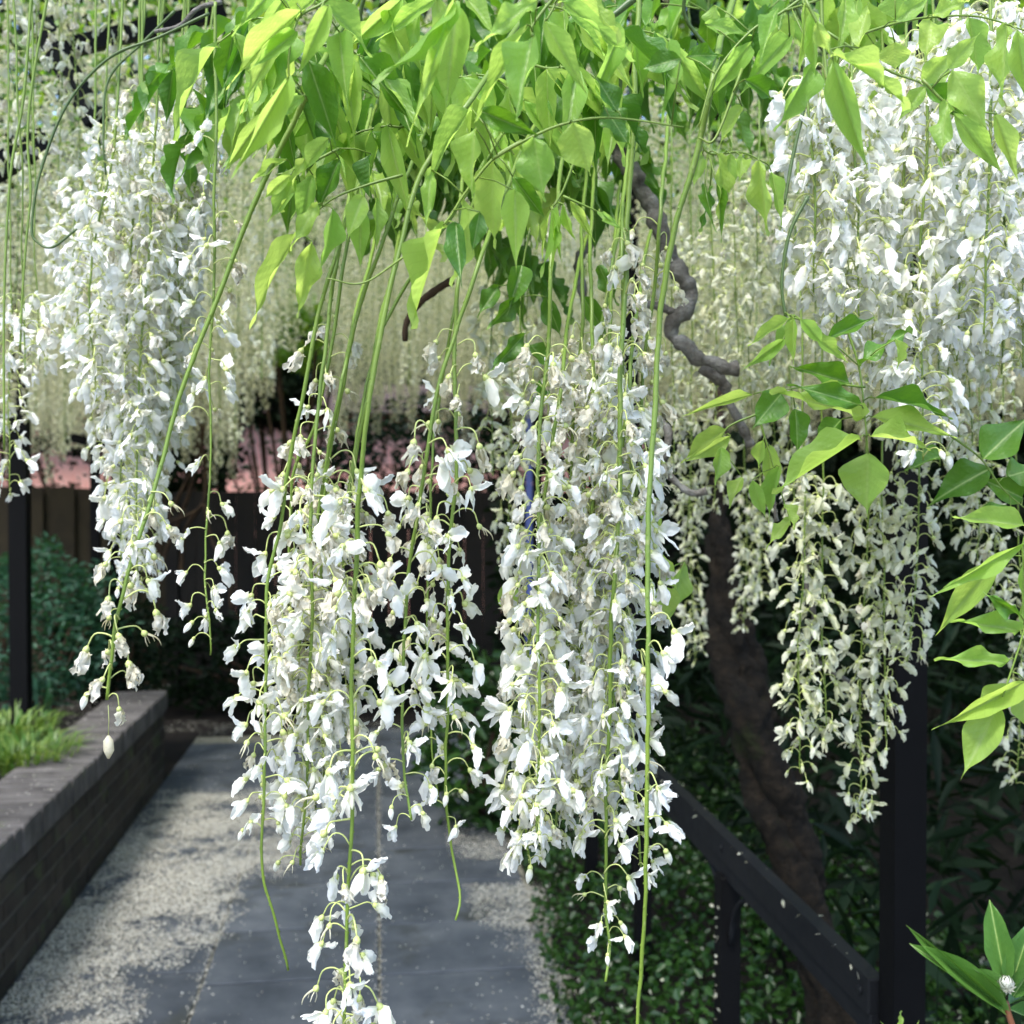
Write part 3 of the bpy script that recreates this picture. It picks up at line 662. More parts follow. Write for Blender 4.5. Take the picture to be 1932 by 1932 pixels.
def px_leaf(parent, loc, x0, y0, x1, y1, w_, d, kind='leaf', dz=None):
    a = P(x0, y0, d); b = P(x1, y1, d + (random.uniform(-0.02, 0.02) if dz is None else dz))
    leaf_between(parent, loc, a, b, w_ / F * d * 1.0, kind)
    return a

def rachis(parent, loc, pts, r=0.0009, mat='stem', name='rachis'):
    cp = catmull(pts, 6)
    V, Fc = tube([p - loc for p in cp], lambda s: r * (1 - .5 * s), 5)
    return ob(name, mk(name, V, Fc, M[mat]), parent)

def spray(label, anchor, d, leaves, kinds='leaf', stems=(), group='leafy wisteria shoots'):
    loc = P(anchor[0], anchor[1], d)
    t = thing('wisteria_shoot', loc, label, 'leaf spray', group)
    bases = []
    for L in leaves:
        k = kinds if len(L) < 6 else L[5]
        dd = d + random.uniform(-0.035, 0.035)
        bases.append((px_leaf(t, loc, *L[:5], dd, k), dd))
    for s_ in stems:
        rachis(t, loc, [P(x, y, d + 0.01) for x, y in s_], 0.0013)
    # short stalks that join each leaflet to the nearest stem point
    sp = [P(x, y, d + 0.01) for s_ in stems for x, y in [( (s_[i][0]*(1-k/6)+s_[i+1][0]*k/6), (s_[i][1]*(1-k/6)+s_[i+1][1]*k/6)) for i in range(len(s_)-1) for k in range(7)]]
    for b, dd in bases:
        if sp:
            q = min(sp, key=lambda v: (v - b).length)
            if 0.001 < (q - b).length < 0.06:
                V, Fc = tube([b, b.lerp(q, .5) + Vector((0, 0, .002)), q], 0.0006, 4); ob('petiolule', mk('petiolule', [v - loc for v in V], Fc, M['stem']), t)
    return t, loc

D = 'leaf_dark'
spray('bright leaflets at the far left of the leaf canopy, long pointed tips to the left', (600, 0), 0.78, [
    (567, 20, 407, 163, 40), (563, 22, 437, 205, 55), (597, 0, 711, 90, 52), (547, 143, 433, 340, 42), (573, 180, 520, 227, 25), (580, 110, 640, 283, 60, D),
    (520, -20, 440, 60, 34), (540, -10, 470, 110, 30), (600, -10, 500, 90, 36), (620, 10, 560, 150, 40), (640, 60, 655, 200, 48), (560, 60, 470, 130, 34), (500, -30, 455, 30, 30)],
    stems=[[(660, -40), (610, 5), (560, 40), (545, 140), (580, 190)], [(610, 5), (580, 110)]])
spray('two broad pale leaflets hanging foremost at the top centre', (870, -10), 0.72, [
    (861, 13, 841, 223, 76), (1006, 67, 972, 227, 68), (861, 0, 717, 170, 36), (855, 10, 767, 267, 27), (881, 0, 937, 57, 36), (1014, 0, 894, 83, 44), (994, 47, 894, 233, 33)],
    stems=[[(900, -60), (868, 5)], [(1090, -60), (1010, 40), (1003, 70)]])
spray('narrow leaflets arching right above the centre, reaching the vertical green stalk', (1080, -10), 0.76, [
    (1057, 0, 1199, 117, 45), (1027, 40, 1114, 182, 44), (1070, -20, 1180, 60, 40), (1137, 200, 1194, 277, 60, D), (1164, 210, 1121, 140, 45, D), (1284, 110, 1204, 133, 43, D), (1081, 230, 1116, 333, 74), (1007, 260, 1029, 383, 74), (901, 207, 1027, 260, 42, D)],
    stems=[[(1060, -60), (1050, 0), (1030, 40)], [(930, 300), (985, 268), (1060, 235), (1150, 222), (1290, 240)]])
spray('overlapping leaflets hanging lowest in the canopy centre', (900, 230), 0.80, [
    (897, 240, 889, 375, 56), (931, 303, 921, 472, 70), (874, 370, 852, 543, 60), (837, 420, 776, 623, 42), (971, 360, 974, 507, 52), (890, 205, 794, 337, 40), (814, 320, 802, 437, 29),
    (967, 333, 1034, 420, 36, D), (905, 400, 890, 480, 34, D), (860, 420, 872, 545, 44, D)],
    stems=[[(985, 265), (930, 300), (875, 368), (835, 425), (740, 500), (680, 535), (618, 525)]])
spray('leaflets hanging at the lower left of the canopy, before the cream curtain', (640, 380), 0.86, [
    (684, 370, 654, 457, 42), (680, 397, 680, 513, 38), (710, 373, 710, 473, 28), (587, 455, 563, 605, 48), (560, 440, 460, 617, 36), (627, 393, 613, 520, 42), (600, 385, 545, 470, 34),
    (540, 300, 470, 345, 24), (548, 330, 490, 380, 26), (560, 340, 505, 420, 34), (575, 300, 520, 400, 34), (590, 330, 560, 440, 38), (640, 300, 600, 400, 44, D), (700, 290, 690, 380, 44, D), (620, 260, 560, 330, 36)],
    stems=[[(760, 330), (690, 350), (620, 380), (560, 440)], [(640, 280), (560, 320), (520, 330)]])
spray('cluster of young folded leaflets hanging like a closed umbrella at centre', (1042, 390), 0.84, [
    (1040, 395, 1031, 525, 12), (1041, 395, 1048, 530, 13), (1043, 395, 1060, 505, 12), (1038, 395, 1022, 490, 11), (1044, 395, 1054, 470, 10), (1062, 385, 1082, 460, 18), (1075, 378, 1124, 458, 20), (1131, 400, 1180, 437, 16)],
    stems=[[(1085, 300), (1062, 360), (1041, 394)], [(1062, 370), (1130, 400)]])
spray('leaflets on the upright forked stem right of centre, glossy pale green', (1400, 60), 0.80, [
    (1418, 80, 1328, 200, 38), (1490, 70, 1391, 180, 45), (1465, 17, 1433, 123, 34), (1518, 10, 1517, 130, 30), (1533, 20, 1538, 163, 25), (1595, 0, 1585, 107, 38), (1616, 0, 1618, 100, 25), (1535, 117, 1460, 250, 46),
    (1405, 150, 1471, 187, 40, D), (1348, 10, 1351, 63, 38), (1295, 107, 1371, 100, 40, D), (1330, 45, 1420, 62, 30), (1400, 200, 1350, 270, 36)],
    stems=[[(1560, -40), (1480, 20), (1415, 60), (1350, 140), (1318, 240)], [(1480, 20), (1520, 8), (1600, -20)], [(1400, 130), (1350, 260), (1318, 260)]])
spray('single long drooping leaflet with its spray against the upper right flowers', (1571, 105), 0.74, [
    (1571, 113, 1635, 327, 52), (1571, 100, 1731, 193, 27), (1540, 40, 1568, 110, 30), (1620, 90, 1640, 5, 40)],
    stems=[[(1520, 0), (1560, 80), (1571, 108)]])
spray('round translucent leaflets on a thin arched stem at the upper right', (1741, 157), 0.90, [
    (1688, -10, 1690, 42, 58), (1688, 80, 1690, 134, 60), (1741, 157, 1802, 97, 52), (1755, 37, 1745, 117, 54), (1745, 163, 1691, 233, 32), (1741, 160, 1835, 230, 38, D), (1828, 32, 1848, 157, 42), (1900, 47, 1891, 203, 42),
    (1920, 57, 1938, 205, 38), (1690, 40, 1760, -10, 36), (1760, 30, 1830, 0, 34)],
    stems=[[(1620, 66), (1690, 44), (1760, 32), (1850, 32), (1940, 60)], [(1560, 60), (1670, 130), (1740, 158), (1800, 200)]])
spray('three large overlapping leaflets hanging at the upper right edge', (1798, 150), 0.82, [
    (1798, 133, 1868, 253, 66), (1788, 193, 1768, 310, 42), (1798, 213, 1895, 333, 42), (1875, 213, 1930, 350, 38), (1790, 130, 1850, 60, 40)],
    stems=[[(1740, 150), (1795, 200), (1880, 215)]])
spray('small spray of thin leaflets hanging right of the thick bare stalk', (1350, 285), 0.92, [
    (1325, 290, 1308, 355, 26), (1355, 290, 1371, 410, 42), (1378, 290, 1375, 373, 34), (1431, 303, 1451, 447, 42), (1455, 323, 1478, 423, 26), (1400, 295, 1395, 345, 28), (1330, 350, 1345, 430, 18, D), (1340, 350, 1325, 440, 16, D), (1350, 340, 1370, 450, 18, D)],
    stems=[[(1320, 240), (1335, 288), (1400, 288), (1445, 308)]])
spray('star of broad leaflets spreading below the upper right flowers', (1635, 780), 0.98, [
    (1631, 787, 1451, 737, 54), (1621, 764, 1488, 721, 46, D), (1646, 787, 1815, 817, 46), (1651, 751, 1815, 774, 35, D), (1643, 824, 1771, 827, 50), (1623, 826, 1458, 937, 54), (1638, 854, 1635, 972, 92),
    (1475, 741, 1415, 814, 60, D), (1421, 744, 1290, 780, 20), (1605, 724, 1490, 690, 46, D), (1588, 791, 1535, 850, 44, D), (1500, 770, 1510, 860, 40, D), (1560, 640, 1650, 600, 34, D), (1620, 690, 1720, 610, 36, D)],
    stems=[[(1590, 600), (1620, 690), (1632, 790), (1638, 856)], [(1632, 730), (1560, 725), (1480, 735)]])
spray('small bright leaflets just below the upper right flowers', (1500, 600), 0.96, [
    (1490, 600, 1410, 655, 26), (1497, 600, 1498, 690, 24), (1510, 603, 1560, 655, 28), (1530, 630, 1600, 685, 28), (1500, 600, 1450, 690, 24), (1690, 640, 1700, 700, 26), (1480, 640, 1400, 700, 26)],
    stems=[[(1480, 590), (1495, 598), (1540, 620), (1620, 690)]])
spray('bright leaflets around the grey branch right of centre', (1370, 800), 1.05, [
    (1371, 810, 1280, 870, 36), (1378, 822, 1290, 880, 30), (1361, 844, 1348, 917, 36), (1440, 830, 1425, 890, 28), (1450, 840, 1460, 960, 34), (1400, 900, 1375, 960, 32), (1420, 905, 1445, 985, 28), (1480, 950, 1500, 1000, 28), (1490, 980, 1445, 1030, 28), (1470, 880, 1440, 990, 34)],
    stems=[[(1430, 780), (1371, 808), (1360, 850)], [(1430, 780), (1450, 850), (1480, 950)]])
spray('dark leaflets at the right edge beside the pale spray', (1868, 884), 1.12, [
    (1868, 884, 1751, 944, 68, D), (1785, 857, 1705, 891, 40, D), (1855, 867, 1945, 775, 78, D), (1908, 970, 1815, 977, 44, D), (1930, 940, 1850, 900, 50, D), (1900, 900, 1960, 880, 60, D)],
    stems=[[(1790, 820), (1850, 865), (1890, 920), (1935, 960)]])
spray('bright spray of pointed leaflets along the right edge', (1932, 1020), 0.86, [
    (1935, 992, 1795, 977, 46), (1888, 1054, 1758, 1200, 52), (1931, 1024, 1753, 1127, 30), (1928, 1034, 1938, 1185, 50), (1925, 1190, 1794, 1171, 44), (1918, 1157, 1855, 1117, 30, D), (1900, 1250, 1761, 1244, 38),
    (1935, 1285, 1768, 1378, 40), (1885, 1330, 1812, 1473, 68), (1930, 1300, 1960, 1400, 60), (1900, 1290, 1830, 1345, 30)],
    stems=[[(1960, 960), (1930, 1030), (1940, 1150), (1900, 1290), (1884, 1335)]])
spray('few green leaflets glimpsed through the central flower clump', (1240, 1030), 1.12, [
    (1240, 1030, 1277, 1115, 44), (1270, 1110, 1235, 1180, 50), (960, 1095, 955, 1165, 44), (1225, 940, 1250, 1010, 40), (1290, 1060, 1255, 1180, 40)], stems=[[(1245, 900), (1240, 1030), (1268, 1105)]])
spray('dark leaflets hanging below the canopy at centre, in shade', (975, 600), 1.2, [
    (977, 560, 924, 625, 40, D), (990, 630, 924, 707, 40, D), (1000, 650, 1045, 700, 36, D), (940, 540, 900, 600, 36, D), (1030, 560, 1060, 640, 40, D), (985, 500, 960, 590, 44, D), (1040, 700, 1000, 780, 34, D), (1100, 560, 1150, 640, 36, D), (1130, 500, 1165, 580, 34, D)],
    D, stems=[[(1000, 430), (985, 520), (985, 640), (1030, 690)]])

HANG = [(470, 40, -1, 'drooping compound leaf at the upper left corner of the canopy'), (560, 170, -1, 'drooping compound leaf crossing the slanting bare stalk'), (650, 90, 1, 'drooping compound leaf high in the canopy, left of centre'),
    (700, 240, -1, 'drooping compound leaf in the middle of the left canopy'), (790, 120, 1, 'drooping compound leaf just left of the broad pale leaflets'), (930, 150, 1, 'drooping compound leaf between the two broad pale leaflets'),
     (1090, 130, 1, 'drooping compound leaf left of the vertical green stalk'), (1230, 60, 1, 'drooping compound leaf right of the vertical green stalk'),
     (760, 0, -1, 'drooping compound leaf at the top edge, left of centre'), (1060, 20, 1, 'drooping compound leaf at the top edge, right of centre'), ]
for hx, hy, hs, hl in HANG:
    hd = random.uniform(0.88, 0.98); L = []; st = []
    for k in range(5):
        bx = hx + hs * (k - 2) * 30 + random.uniform(-4, 4); by = hy + (k - 2) ** 2 * 5 + (k - 2) * 10 + random.uniform(-4, 4); st.append((bx, by))
        for sg in ((-1, 1) if k < 4 else (0,)):
            an_ = R(90 + sg * random.uniform(5, 32) - hs * random.uniform(0, 28)) if sg else R(90 - hs * 35)
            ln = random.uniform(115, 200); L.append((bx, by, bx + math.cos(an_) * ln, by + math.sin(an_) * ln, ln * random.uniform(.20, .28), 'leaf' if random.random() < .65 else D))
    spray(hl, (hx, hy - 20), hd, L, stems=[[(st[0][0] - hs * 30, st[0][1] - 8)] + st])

def compound(parent, loc, base, dirv, L, pairs, ll, lw, kind, droop=0.5):
    pts = []; p = base.copy(); d = dirv.normalized()
    for i in range(9):
        pts.append(p.copy()); d = (d + Vector((0, 0, -droop / 8))).normalized(); p = p + d * (L / 8)
    o = rachis(parent, loc, pts, 0.0011)
    cp = catmull(pts, 4)
    for i in range(pairs + 1):
        f = 0.22 + 0.78 * i / pairs
        q = cp[min(len(cp) - 1, int(f * (len(cp) - 1)))]; t = (cp[min(len(cp) - 1, int(f * (len(cp) - 1)) + 1)] - cp[max(0, int(f * (len(cp) - 1)) - 1)]).normalized()
        s = t.cross(Vector((0, 0, 1)))
        s = s.normalized() if s.length > .05 else Vector((1, 0, 0))
        sides = (1, -1) if i < pairs else (0,)
        for sg in sides:
            dv = (s * sg * 0.75 + t * (0.55 if sg else 1.0) + Vector((0, 0, -random.uniform(0.4, 1.0) * (1 if sg else 0.6))) + Vector([random.uniform(-.15, .15)] * 3)).normalized()
            l_ = ll * random.uniform(0.8, 1.15) * (1.1 - 0.3 * abs(f - .6))
            lo = leaf_between(o, loc, q + dv * 0.003, q + dv * l_, lw * random.uniform(.85, 1.1), kind, nrm=Vector((random.uniform(-.4, .4), random.uniform(-.6, .2), 1)))
fill_labels = ['leafy shoot filling the canopy at the upper left, behind the foremost leaflets', 'leafy shoot in the upper canopy left of centre', 'leafy shoot behind the two broad pale leaflets',
               'leafy shoot right of the two broad pale leaflets', 'leafy shoot behind the vertical green stalk at the top', 'leafy shoot behind the forked stem right of centre', 'leafy shoot hanging low behind the overlapping centre leaflets', 'leafy shoot above the upper right flowers']
fill_anchor = [(560, -20, 0.98), (720, -20, 1.0), (860, -20, 1.05), (1000, 0, 1.05), (1150, -20, 1.05), (1330, -40, 1.05), (900, 200, 1.15), (1540, -60, 1.0)]
for (ax_, ay_, ad_), lab in zip(fill_anchor, fill_labels):
    ad_ += 0.14
    loc = P(ax_, ay_ - 60, ad_)
    t = thing('wisteria_shoot', loc, lab, 'leaf spray', 'leafy wisteria shoots')
    V, Fc = tube([v - loc for v in catmull([loc, P(ax_ - 40, ay_ + 60, ad_ + .03), P(ax_ + 20, ay_ + 160, ad_ + .05), P(ax_, ay_ + 260 if ax_ < 1500 else ay_ + 80, ad_ + .08)], 8)], 0.0022, 7)
    ob('stem', mk('stem', V, Fc, M['stem_dark']), t)
    for k in range(7 if ax_ < 1300 else 5):
        b = P(ax_ + random.uniform(-70, 70), ay_ + random.uniform(0, 280 if ax_ < 1300 else 60), ad_ + random.uniform(0.05, 0.30))
        dv = Vector((random.uniform(-1, 1), random.uniform(-0.2, 0.8), random.uniform(-0.5, 0.3)))
        compound(t, loc, b, dv, random.uniform(0.13, 0.2), random.choice((4, 5)), 0.076, 0.024, 'leaf' if random.random() < .3 else 'leaf_dark', 0.7)

# bare stalks in the fan which carry no flowers in view, and trailing stem
def stemthing(label, pts, d, r, mat='stem_dark', name='wisteria_runner', cat='vine', group=None, sides=8, rough=0.0):
    wp = catmull([P(p[0], p[1], p[2] if len(p) > 2 else d) for p in pts], 8); loc = wp[0].copy()
    if rough:
        wp = [p + Vector((noise.noise(p * 22), noise.noise(p * 22 + Vector((5, 1, 2))), noise.noise(p * 22 + Vector((9, 4, 7))))) * rough for p in wp]
    V, Fc = tube([p - loc for p in wp], (lambda s: r * (1 - .25 * s) * (1 + .14 * math.sin(s * 51) * math.sin(s * 23))), sides)
    o = ob(name, mk(name, V, Fc, M[mat]), None, loc, label=label, category=cat)
    if group: o['group'] = group
    return o
stemthing('thin looping stem curling back on itself at the upper left', [(395, 25), (300, 70), (205, 110), (125, 200), (75, 330), (60, 430), (72, 458), (100, 466), (145, 432)], 1.15, 0.0016, 'stem_dark')
stemthing('thin arching green stem beside the looping one at upper left', [(330, 20), (270, 80), (205, 150), (195, 260), (200, 330)], 1.25, 0.0016, 'stem_dark')
stemthing('long thin green stem hanging straight at the left edge of the picture', [(60, -20), (45, 180), (20, 330), (8, 560), (8, 850)], 1.25, 0.0017, 'stem')
stemthing('second long thin stem near the left edge, bowing towards the middle', [(92, -20), (62, 150), (52, 260), (58, 360), (50, 450), (42, 560), (38, 660)], 1.25, 0.0016, 'stem')
stemthing('curved green stem ending in the upper right flower crowd', [(1520, 190), (1495, 300), (1480, 385)], 1.05, 0.002, 'stem_dark')
stemthing('bent green stem dropping to the leaf star at right', [(1525, 370), (1490, 440), (1475, 530), (1482, 600)], 1.02, 0.0019, 'stem_dark')
stemthing('dark thick twig lying under the leaf canopy at upper centre', [(600, 60, 1.5), (730, 190, 1.25), (860, 215), (960, 130), (1060, 60), (1150, 20), (1250, -40)], 1.08, 0.0042, 'stem_dark', 'vine_branch', 'branch', rough=0.01)
stemthing('dark bent twig against the cream curtain at centre', [(860, 535), (800, 565), (772, 600), (760, 640)], 1.5, 0.0055, 'brown_bark', 'vine_branch', 'branch', rough=0.01)
stemthing('short grey twig reaching in from the top left', [(420, 0), (370, 15), (330, 50), (290, 60)], 1.2, 0.0028, 'grey_bark', 'vine_branch', 'branch', rough=0.006)

# ------------------------------------------------------------------ vine trunk and grey branches
tl0 = P(1600, 2078, 2.95); tl0.z = 0
t = thing('wisteria_vine', tl0, 'thick twisted mossy wisteria trunk leaning behind the handrail', 'tree')
TD = 2.95
cpts = [P(1352, 900, TD), P(1357, 1020, TD), P(1368, 1130, TD), P(1390, 1230, TD), P(1412, 1340, TD), P(1440, 1450, TD), P(1478, 1560, TD), P(1520, 1690, TD), P(1570, 1880, TD), P(1610, 2100, TD)]
cc = catmull(cpts, 22)
V, Fc = [], []
n = len(cc)
for s_i, (phs, rr) in enumerate(((0, 0.037), (math.pi, 0.033), (math.pi / 2, 0.024))):
    pts = []
    for i, p in enumerate(cc):
        f = i / (n - 1); a = phs + f * 9.5; sep = 0.008 + 0.024 * min(1, f * 3)
        pts.append(p + Vector((math.cos(a) * sep, math.sin(a) * sep, 0)) - tl0)
    tube(pts, lambda s, rr=rr: rr * (0.36 + 0.95 * min(1, max(0, s - .05) * 3.2)) * (1 + 0.10 * math.sin(s * 47 + phs)), 26, V, Fc)
for i, v in enumerate(V):
    k = noise.noise(v * 30) * 0.008 + noise.noise(v * 9) * 0.014 + noise.noise(Vector((v.x * 110, v.y * 110, v.z * 22))) * 0.008
    V[i] = v + Vector((k, -k, 0))
ob('trunk', mk('trunk', V, Fc, M['bark']), t)
def vbranch(pts, d, r, mat='grey_bark'):
    wp = catmull([P(p[0], p[1], d if len(p) < 3 else p[2]) for p in pts], 8)
    wp = arc_points(wp, 0.006); wp = [p + Vector((noise.noise(p * 22), noise.noise(p * 22 + Vector((5, 1, 2))), noise.noise(p * 22 + Vector((9, 4, 7))))) * 0.014 for p in wp]
    V, Fc = tube([p - tl0 for p in wp], (lambda s: r * (1 - .3 * s) * (1 + .26 * math.sin(s * 61) * math.sin(s * 23) + .12 * math.sin(s * 140))), 12)
    ob('branch', mk('branch', V, Fc, M[mat]), t)
vbranch([(1150, 240), (1180, 320), (1232, 420), (1268, 480), (1300, 540), (1300, 575), (1268, 592), (1272, 640), (1310, 680), (1350, 690), (1400, 695)], 1.45, 0.0125)
vbranch([(1330, 690), (1360, 730), (1390, 790), (1425, 840)], 1.5, 0.008)
vbranch([(1100, 330), (1130, 380), (1120, 450), (1090, 520), (1120, 600)], 1.45, 0.008)
vbranch([(1240, 790), (1262, 820), (1250, 870), (1262, 905), (1345, 925)], 1.4, 0.006)
vbranch([(1200, 580), (1240, 576), (1290, 582)], 1.45, 0.007)
vbranch([(1345, 690), (1352, 780), (1355, 900)], 2.6, 0.02, 'brown_bark')
vbranch([(1458, 860), (1460, 930), (1456, 990)], 1.2, 0.003)
vbranch([(1518, 1010), (1524, 1060), (1522, 1110), (1527, 1170), (1530, 1215), (1560, 1260), (1600, 1290), (1660, 1330)], 1.5, 0.0042)

# brown tangled stems beyond the raised bed
tb = thing('climber_stems', (0, 0, 0), 'tangle of thin brown woody stems rising behind the end of the brick wall', 'climber')
tb.location = G(330, 1380)
for pts in ([(300, 1110), (305, 1020), (340, 930), (375, 860), (392, 760), (400, 650)], [(330, 1000), (360, 920), (372, 840), (365, 750), (350, 660)], [(310, 990), (380, 955), (385, 880), (378, 780), (385, 660)],
            [(340, 1100), (350, 1000), (388, 940), (395, 860), (430, 740)], [(438, 1150), (430, 1080), (400, 1020), (385, 950)], [(300, 1240), (298, 1150), (310, 1050), (350, 960)]):
    dd = random.uniform(7.0, 7.5)
    wp = catmull([P(x, y, dd) for x, y in pts], 6)
    V, Fc = tube([p - tb.location for p in wp], lambda s: 0.016 * (1 - .4 * s), 7); ob('stem', mk('stem', V, Fc, M['brown_bark']), tb)

# ------------------------------------------------------------------ ground, path, wall
def grid(name, x0, x1, y0, y1, nx, ny, z, amp, mat, **props):
    V = []; Fc = []
    for j in range(ny + 1):
        for i in range(nx + 1):
            x = x0 + (x1 - x0) * i / nx; y = y0 + (y1 - y0) * j / ny
            V.append((x, y, z + amp * noise.noise(Vector((x * 1.7, y * 1.7, 3)))))
    for j in range(ny):
        for i in range(nx):
            a = j * (nx + 1) + i; Fc.append((a, a + 1, a + nx + 2, a + nx + 1))
    return ob(name, mk(name, V, Fc, mat), **props)
grid('ground', -60, 60, -40, 90, 60, 65, -0.08, 0.02, M['soil'], kind='structure')
pa = grid('path', -1.19, 0.66, -2.0, 7.5, 2, 4, -0.012, 0, M['joint'], kind='structure')
cols = [(-1.185, -0.576, 0.10), (-0.568, 0.004, 0.0), (0.012, 0.60, 0.0)]
row0 = 3.665; rl = 0.437
SLB = None
for ci, (xa, xb, off) in enumerate(cols):
    V, Fc = [], []; w2 = (xb - xa) / 2
    box(V, Fc, (-w2, -rl / 2 + .006, -0.04), (w2, rl / 2 - .006, 0.0), 0, 0.004)
    me = mk('paving_slab', V, Fc, M['slab'], smooth=False)
    for k in range(-5, 9):
        yc = row0 + off + rl * (k + 0.5)
        if yc > 7.45: continue
        o = ob('paving_slab', me, pa, ((xa + xb) / 2, yc, random.uniform(-0.0015, 0.0015)))
        o.rotation_euler = (random.uniform(-.003, .003), random.uniform(-.003, .003), random.uniform(-.002, .002))
# right-hand strip of soil bed (raised a little) and planted bed on left
grid('planting_bed', 0.62, 7, -1, 9.5, 30, 40, 0.0, 0.05, M['soil'], kind='structure')
grid('raised_bed_soil', -7, -1.42, -1, 6.3, 24, 30, 0.42, 0.03, M['soil'], kind='structure')
grid('far_bed', -7, 4, 7.5, 9.6, 30, 8, -0.02, 0.015, M['soil'], kind='structure')
grid('side_bed', -7, -1.195, 6.3, 7.5, 30, 8, -0.02, 0.015, M['soil'], kind='structure')

bw = thing('brick_wall', (-1.19, 4.5, 0), 'low dark weathered brick retaining wall along the left of the path', 'wall')
WX, YE = -1.185, 6.37
V, Fc = [], []; box(V, Fc, (WX - 0.205, 0.5, -0.1), (WX - 0.006, YE - 0.006, 0.385)); loc = bw.location
ob('mortar_core', mk('mortar_core', [v - loc for v in V], Fc, M['mortar'], smooth=False), bw)
V, Fc = [], []; box(V, Fc, (-0.05, -0.1075, -0.0325), (0.05, 0.1075, 0.0325), 0, 0.004); brm = mk('brick', V, Fc, M['brick'], smooth=False)
for c_ in range(5):
    z = 0.033 + c_ * 0.077; off = 0.0 if c_ % 2 else 0.1125
    y = YE - 0.108 + (0 if c_ % 2 else -0.11)
    while y > 1.3:
        o = ob('brick', brm, bw, Vector((WX - 0.05 + random.uniform(-.003, .002), y, z + random.uniform(-.001, .001))) - loc)
        o.rotation_euler = (random.uniform(-.006, .006), random.uniform(-.006, .006), random.uniform(-.012, .012)); y -= 0.2255
    if not c_ % 2:
        o = ob('brick', brm, bw, Vector((WX - 0.112, YE - 0.05, z)) - loc); o.rotation_euler = (0, 0, R(90))
    else:
        o = ob('brick', brm, bw, Vector((WX - 0.155, YE - 0.108, z)) - loc)
V, Fc = [], []; box(V, Fc, (-0.14, -0.0335, -0.052), (0.14, 0.0335, 0.052), 0, 0.005); cpm = mk('coping_brick', V, Fc, M['coping'], smooth=False)
y = YE - 0.02
while y > 1.3:
    o = ob('coping_brick', cpm, bw, Vector((WX - 0.128 + random.uniform(-.004, .004), y, 0.446 + random.uniform(-.002, .002))) - loc)
    o.rotation_euler = (random.uniform(-.01, .01), random.uniform(-.01, .01), random.uniform(-.012, .012)); y -= 0.0755

# ------------------------------------------------------------------ fallen petals
def inpoly(x, y, poly):
    c = False; j = len(poly) - 1
    for i in range(len(poly)):
        (xi, yi), (xj, yj) = poly[i], poly[j]
        if (yi > y) != (yj > y) and x < (xj - xi) * (y - yi) / (yj - yi) + xi: c = not c
        j = i
    return c
def g2(pts): return [(G(x, y).x, G(x, y).y) for x, y in pts]
polyA = g2([(-200, 2300), (0, 1880), (120, 1735), (230, 1592), (300, 1508), (345, 1490), (440, 1496), (520, 1502), (590, 1520), (600, 1590), (540, 1640), (470, 1668), (430, 1690), (420, 1740), (385, 1790), (330, 1830), (265, 1845), (235, 1868), (212, 1932), (190, 2300)])
polyB = g2([(850, 1545), (930, 1540), (960, 1600), (920, 1625), (845, 1612)])
polyC = g2([(872, 1672), (960, 1668), (1050, 1690), (1080, 1900), (1100, 2100), (1020, 2100), (1028, 1900), (1012, 1800), (940, 1745), (900, 1712)])
polyD = g2([(320, 1362), (470, 1362), (900, 1366), (900, 1382), (470, 1384), (320, 1384)])
pts = []
def add(poly, n, thr, soft, sc=3.2):
    xs = [p[0] for p in poly]; ys = [p[1] for p in poly]
    x0, x1, y0, y1 = min(xs), max(xs), min(ys), max(ys); k = 0
    for _ in range(n * 6):
        if k >= n: break
        x = random.uniform(x0, x1); y = random.uniform(y0, y1)
        jx = x + 0.10 * noise.noise(Vector((x * 6, y * 6, 1))) ; jy = y + 0.14 * noise.noise(Vector((x * 6, y * 6, 9)))
        jx += random.gauss(0, 0.035); jy += random.gauss(0, 0.06) + 0.18 * noise.noise(Vector((x * 2.3, y * 2.3, 5)))
        if not inpoly(jx, jy, poly): continue
        v = noise.noise(Vector((x * sc, y * sc * 1.4, 7))) + 0.5 * noise.noise(Vector((x * 11, y * 13, 2))) + 0.25 * noise.noise(Vector((x * 31, y * 34, 2)))
        if v < thr + random.uniform(-soft, soft): continue
        if y < 7.6 and x < WX + 0.01: continue
        pts.append((x, y, 0.006)); k += 1
add(polyA, 62000, -0.17, 0.42)
add(polyB, 2600, -0.25, 0.5); add(polyC, 6500, -0.35, 0.5); add(polyD, 1500, -0.2, 0.2)
for _ in range(1700):
    pts.append((random.uniform(-1.15, 0.6), random.uniform(2.4, 7.4), 0.006))
for xj in (-0.572, 0.008):
    for _ in range(900):
        y = random.uniform(2.6, 6.5)
        pts.append((xj + random.gauss(0, 0.009), y, 0.003))
for _ in range(1300):   # on coping and in the bed behind it
    y = random.uniform(2.8, 6.6); x = WX - random.uniform(0.0, 0.26) if random.random() < .18 else WX - 0.27 - abs(random.gauss(0, 0.25))
    pts.append((x, y, 0.503 if x > WX - 0.265 else 0.46))
pts = np.array(pts)
n = len(pts)
an = rng.uniform(0, 6.28, n); l = rng.uniform(0.004, 0.0125, n) * .50; wd = l * rng.uniform(0.45, 0.9, n)
dx = np.stack([np.cos(an), np.sin(an), rng.uniform(-.25, .25, n)], 1); dy = np.stack([-np.sin(an), np.cos(an), rng.uniform(-.25, .25, n)], 1)
v = np.stack([pts - dx * l[:, None], pts + dy * wd[:, None] + [0, 0, .003], pts + dx * l[:, None] * .6, pts - dy * wd[:, None] + [0, 0, .003], ], 1)
v[:, :, 2] = np.maximum(v[:, :, 2], pts[:, 2:3] - 0.002)
me = bpy.data.meshes.new('fallen_petals'); Vv = v.reshape(-1, 3)
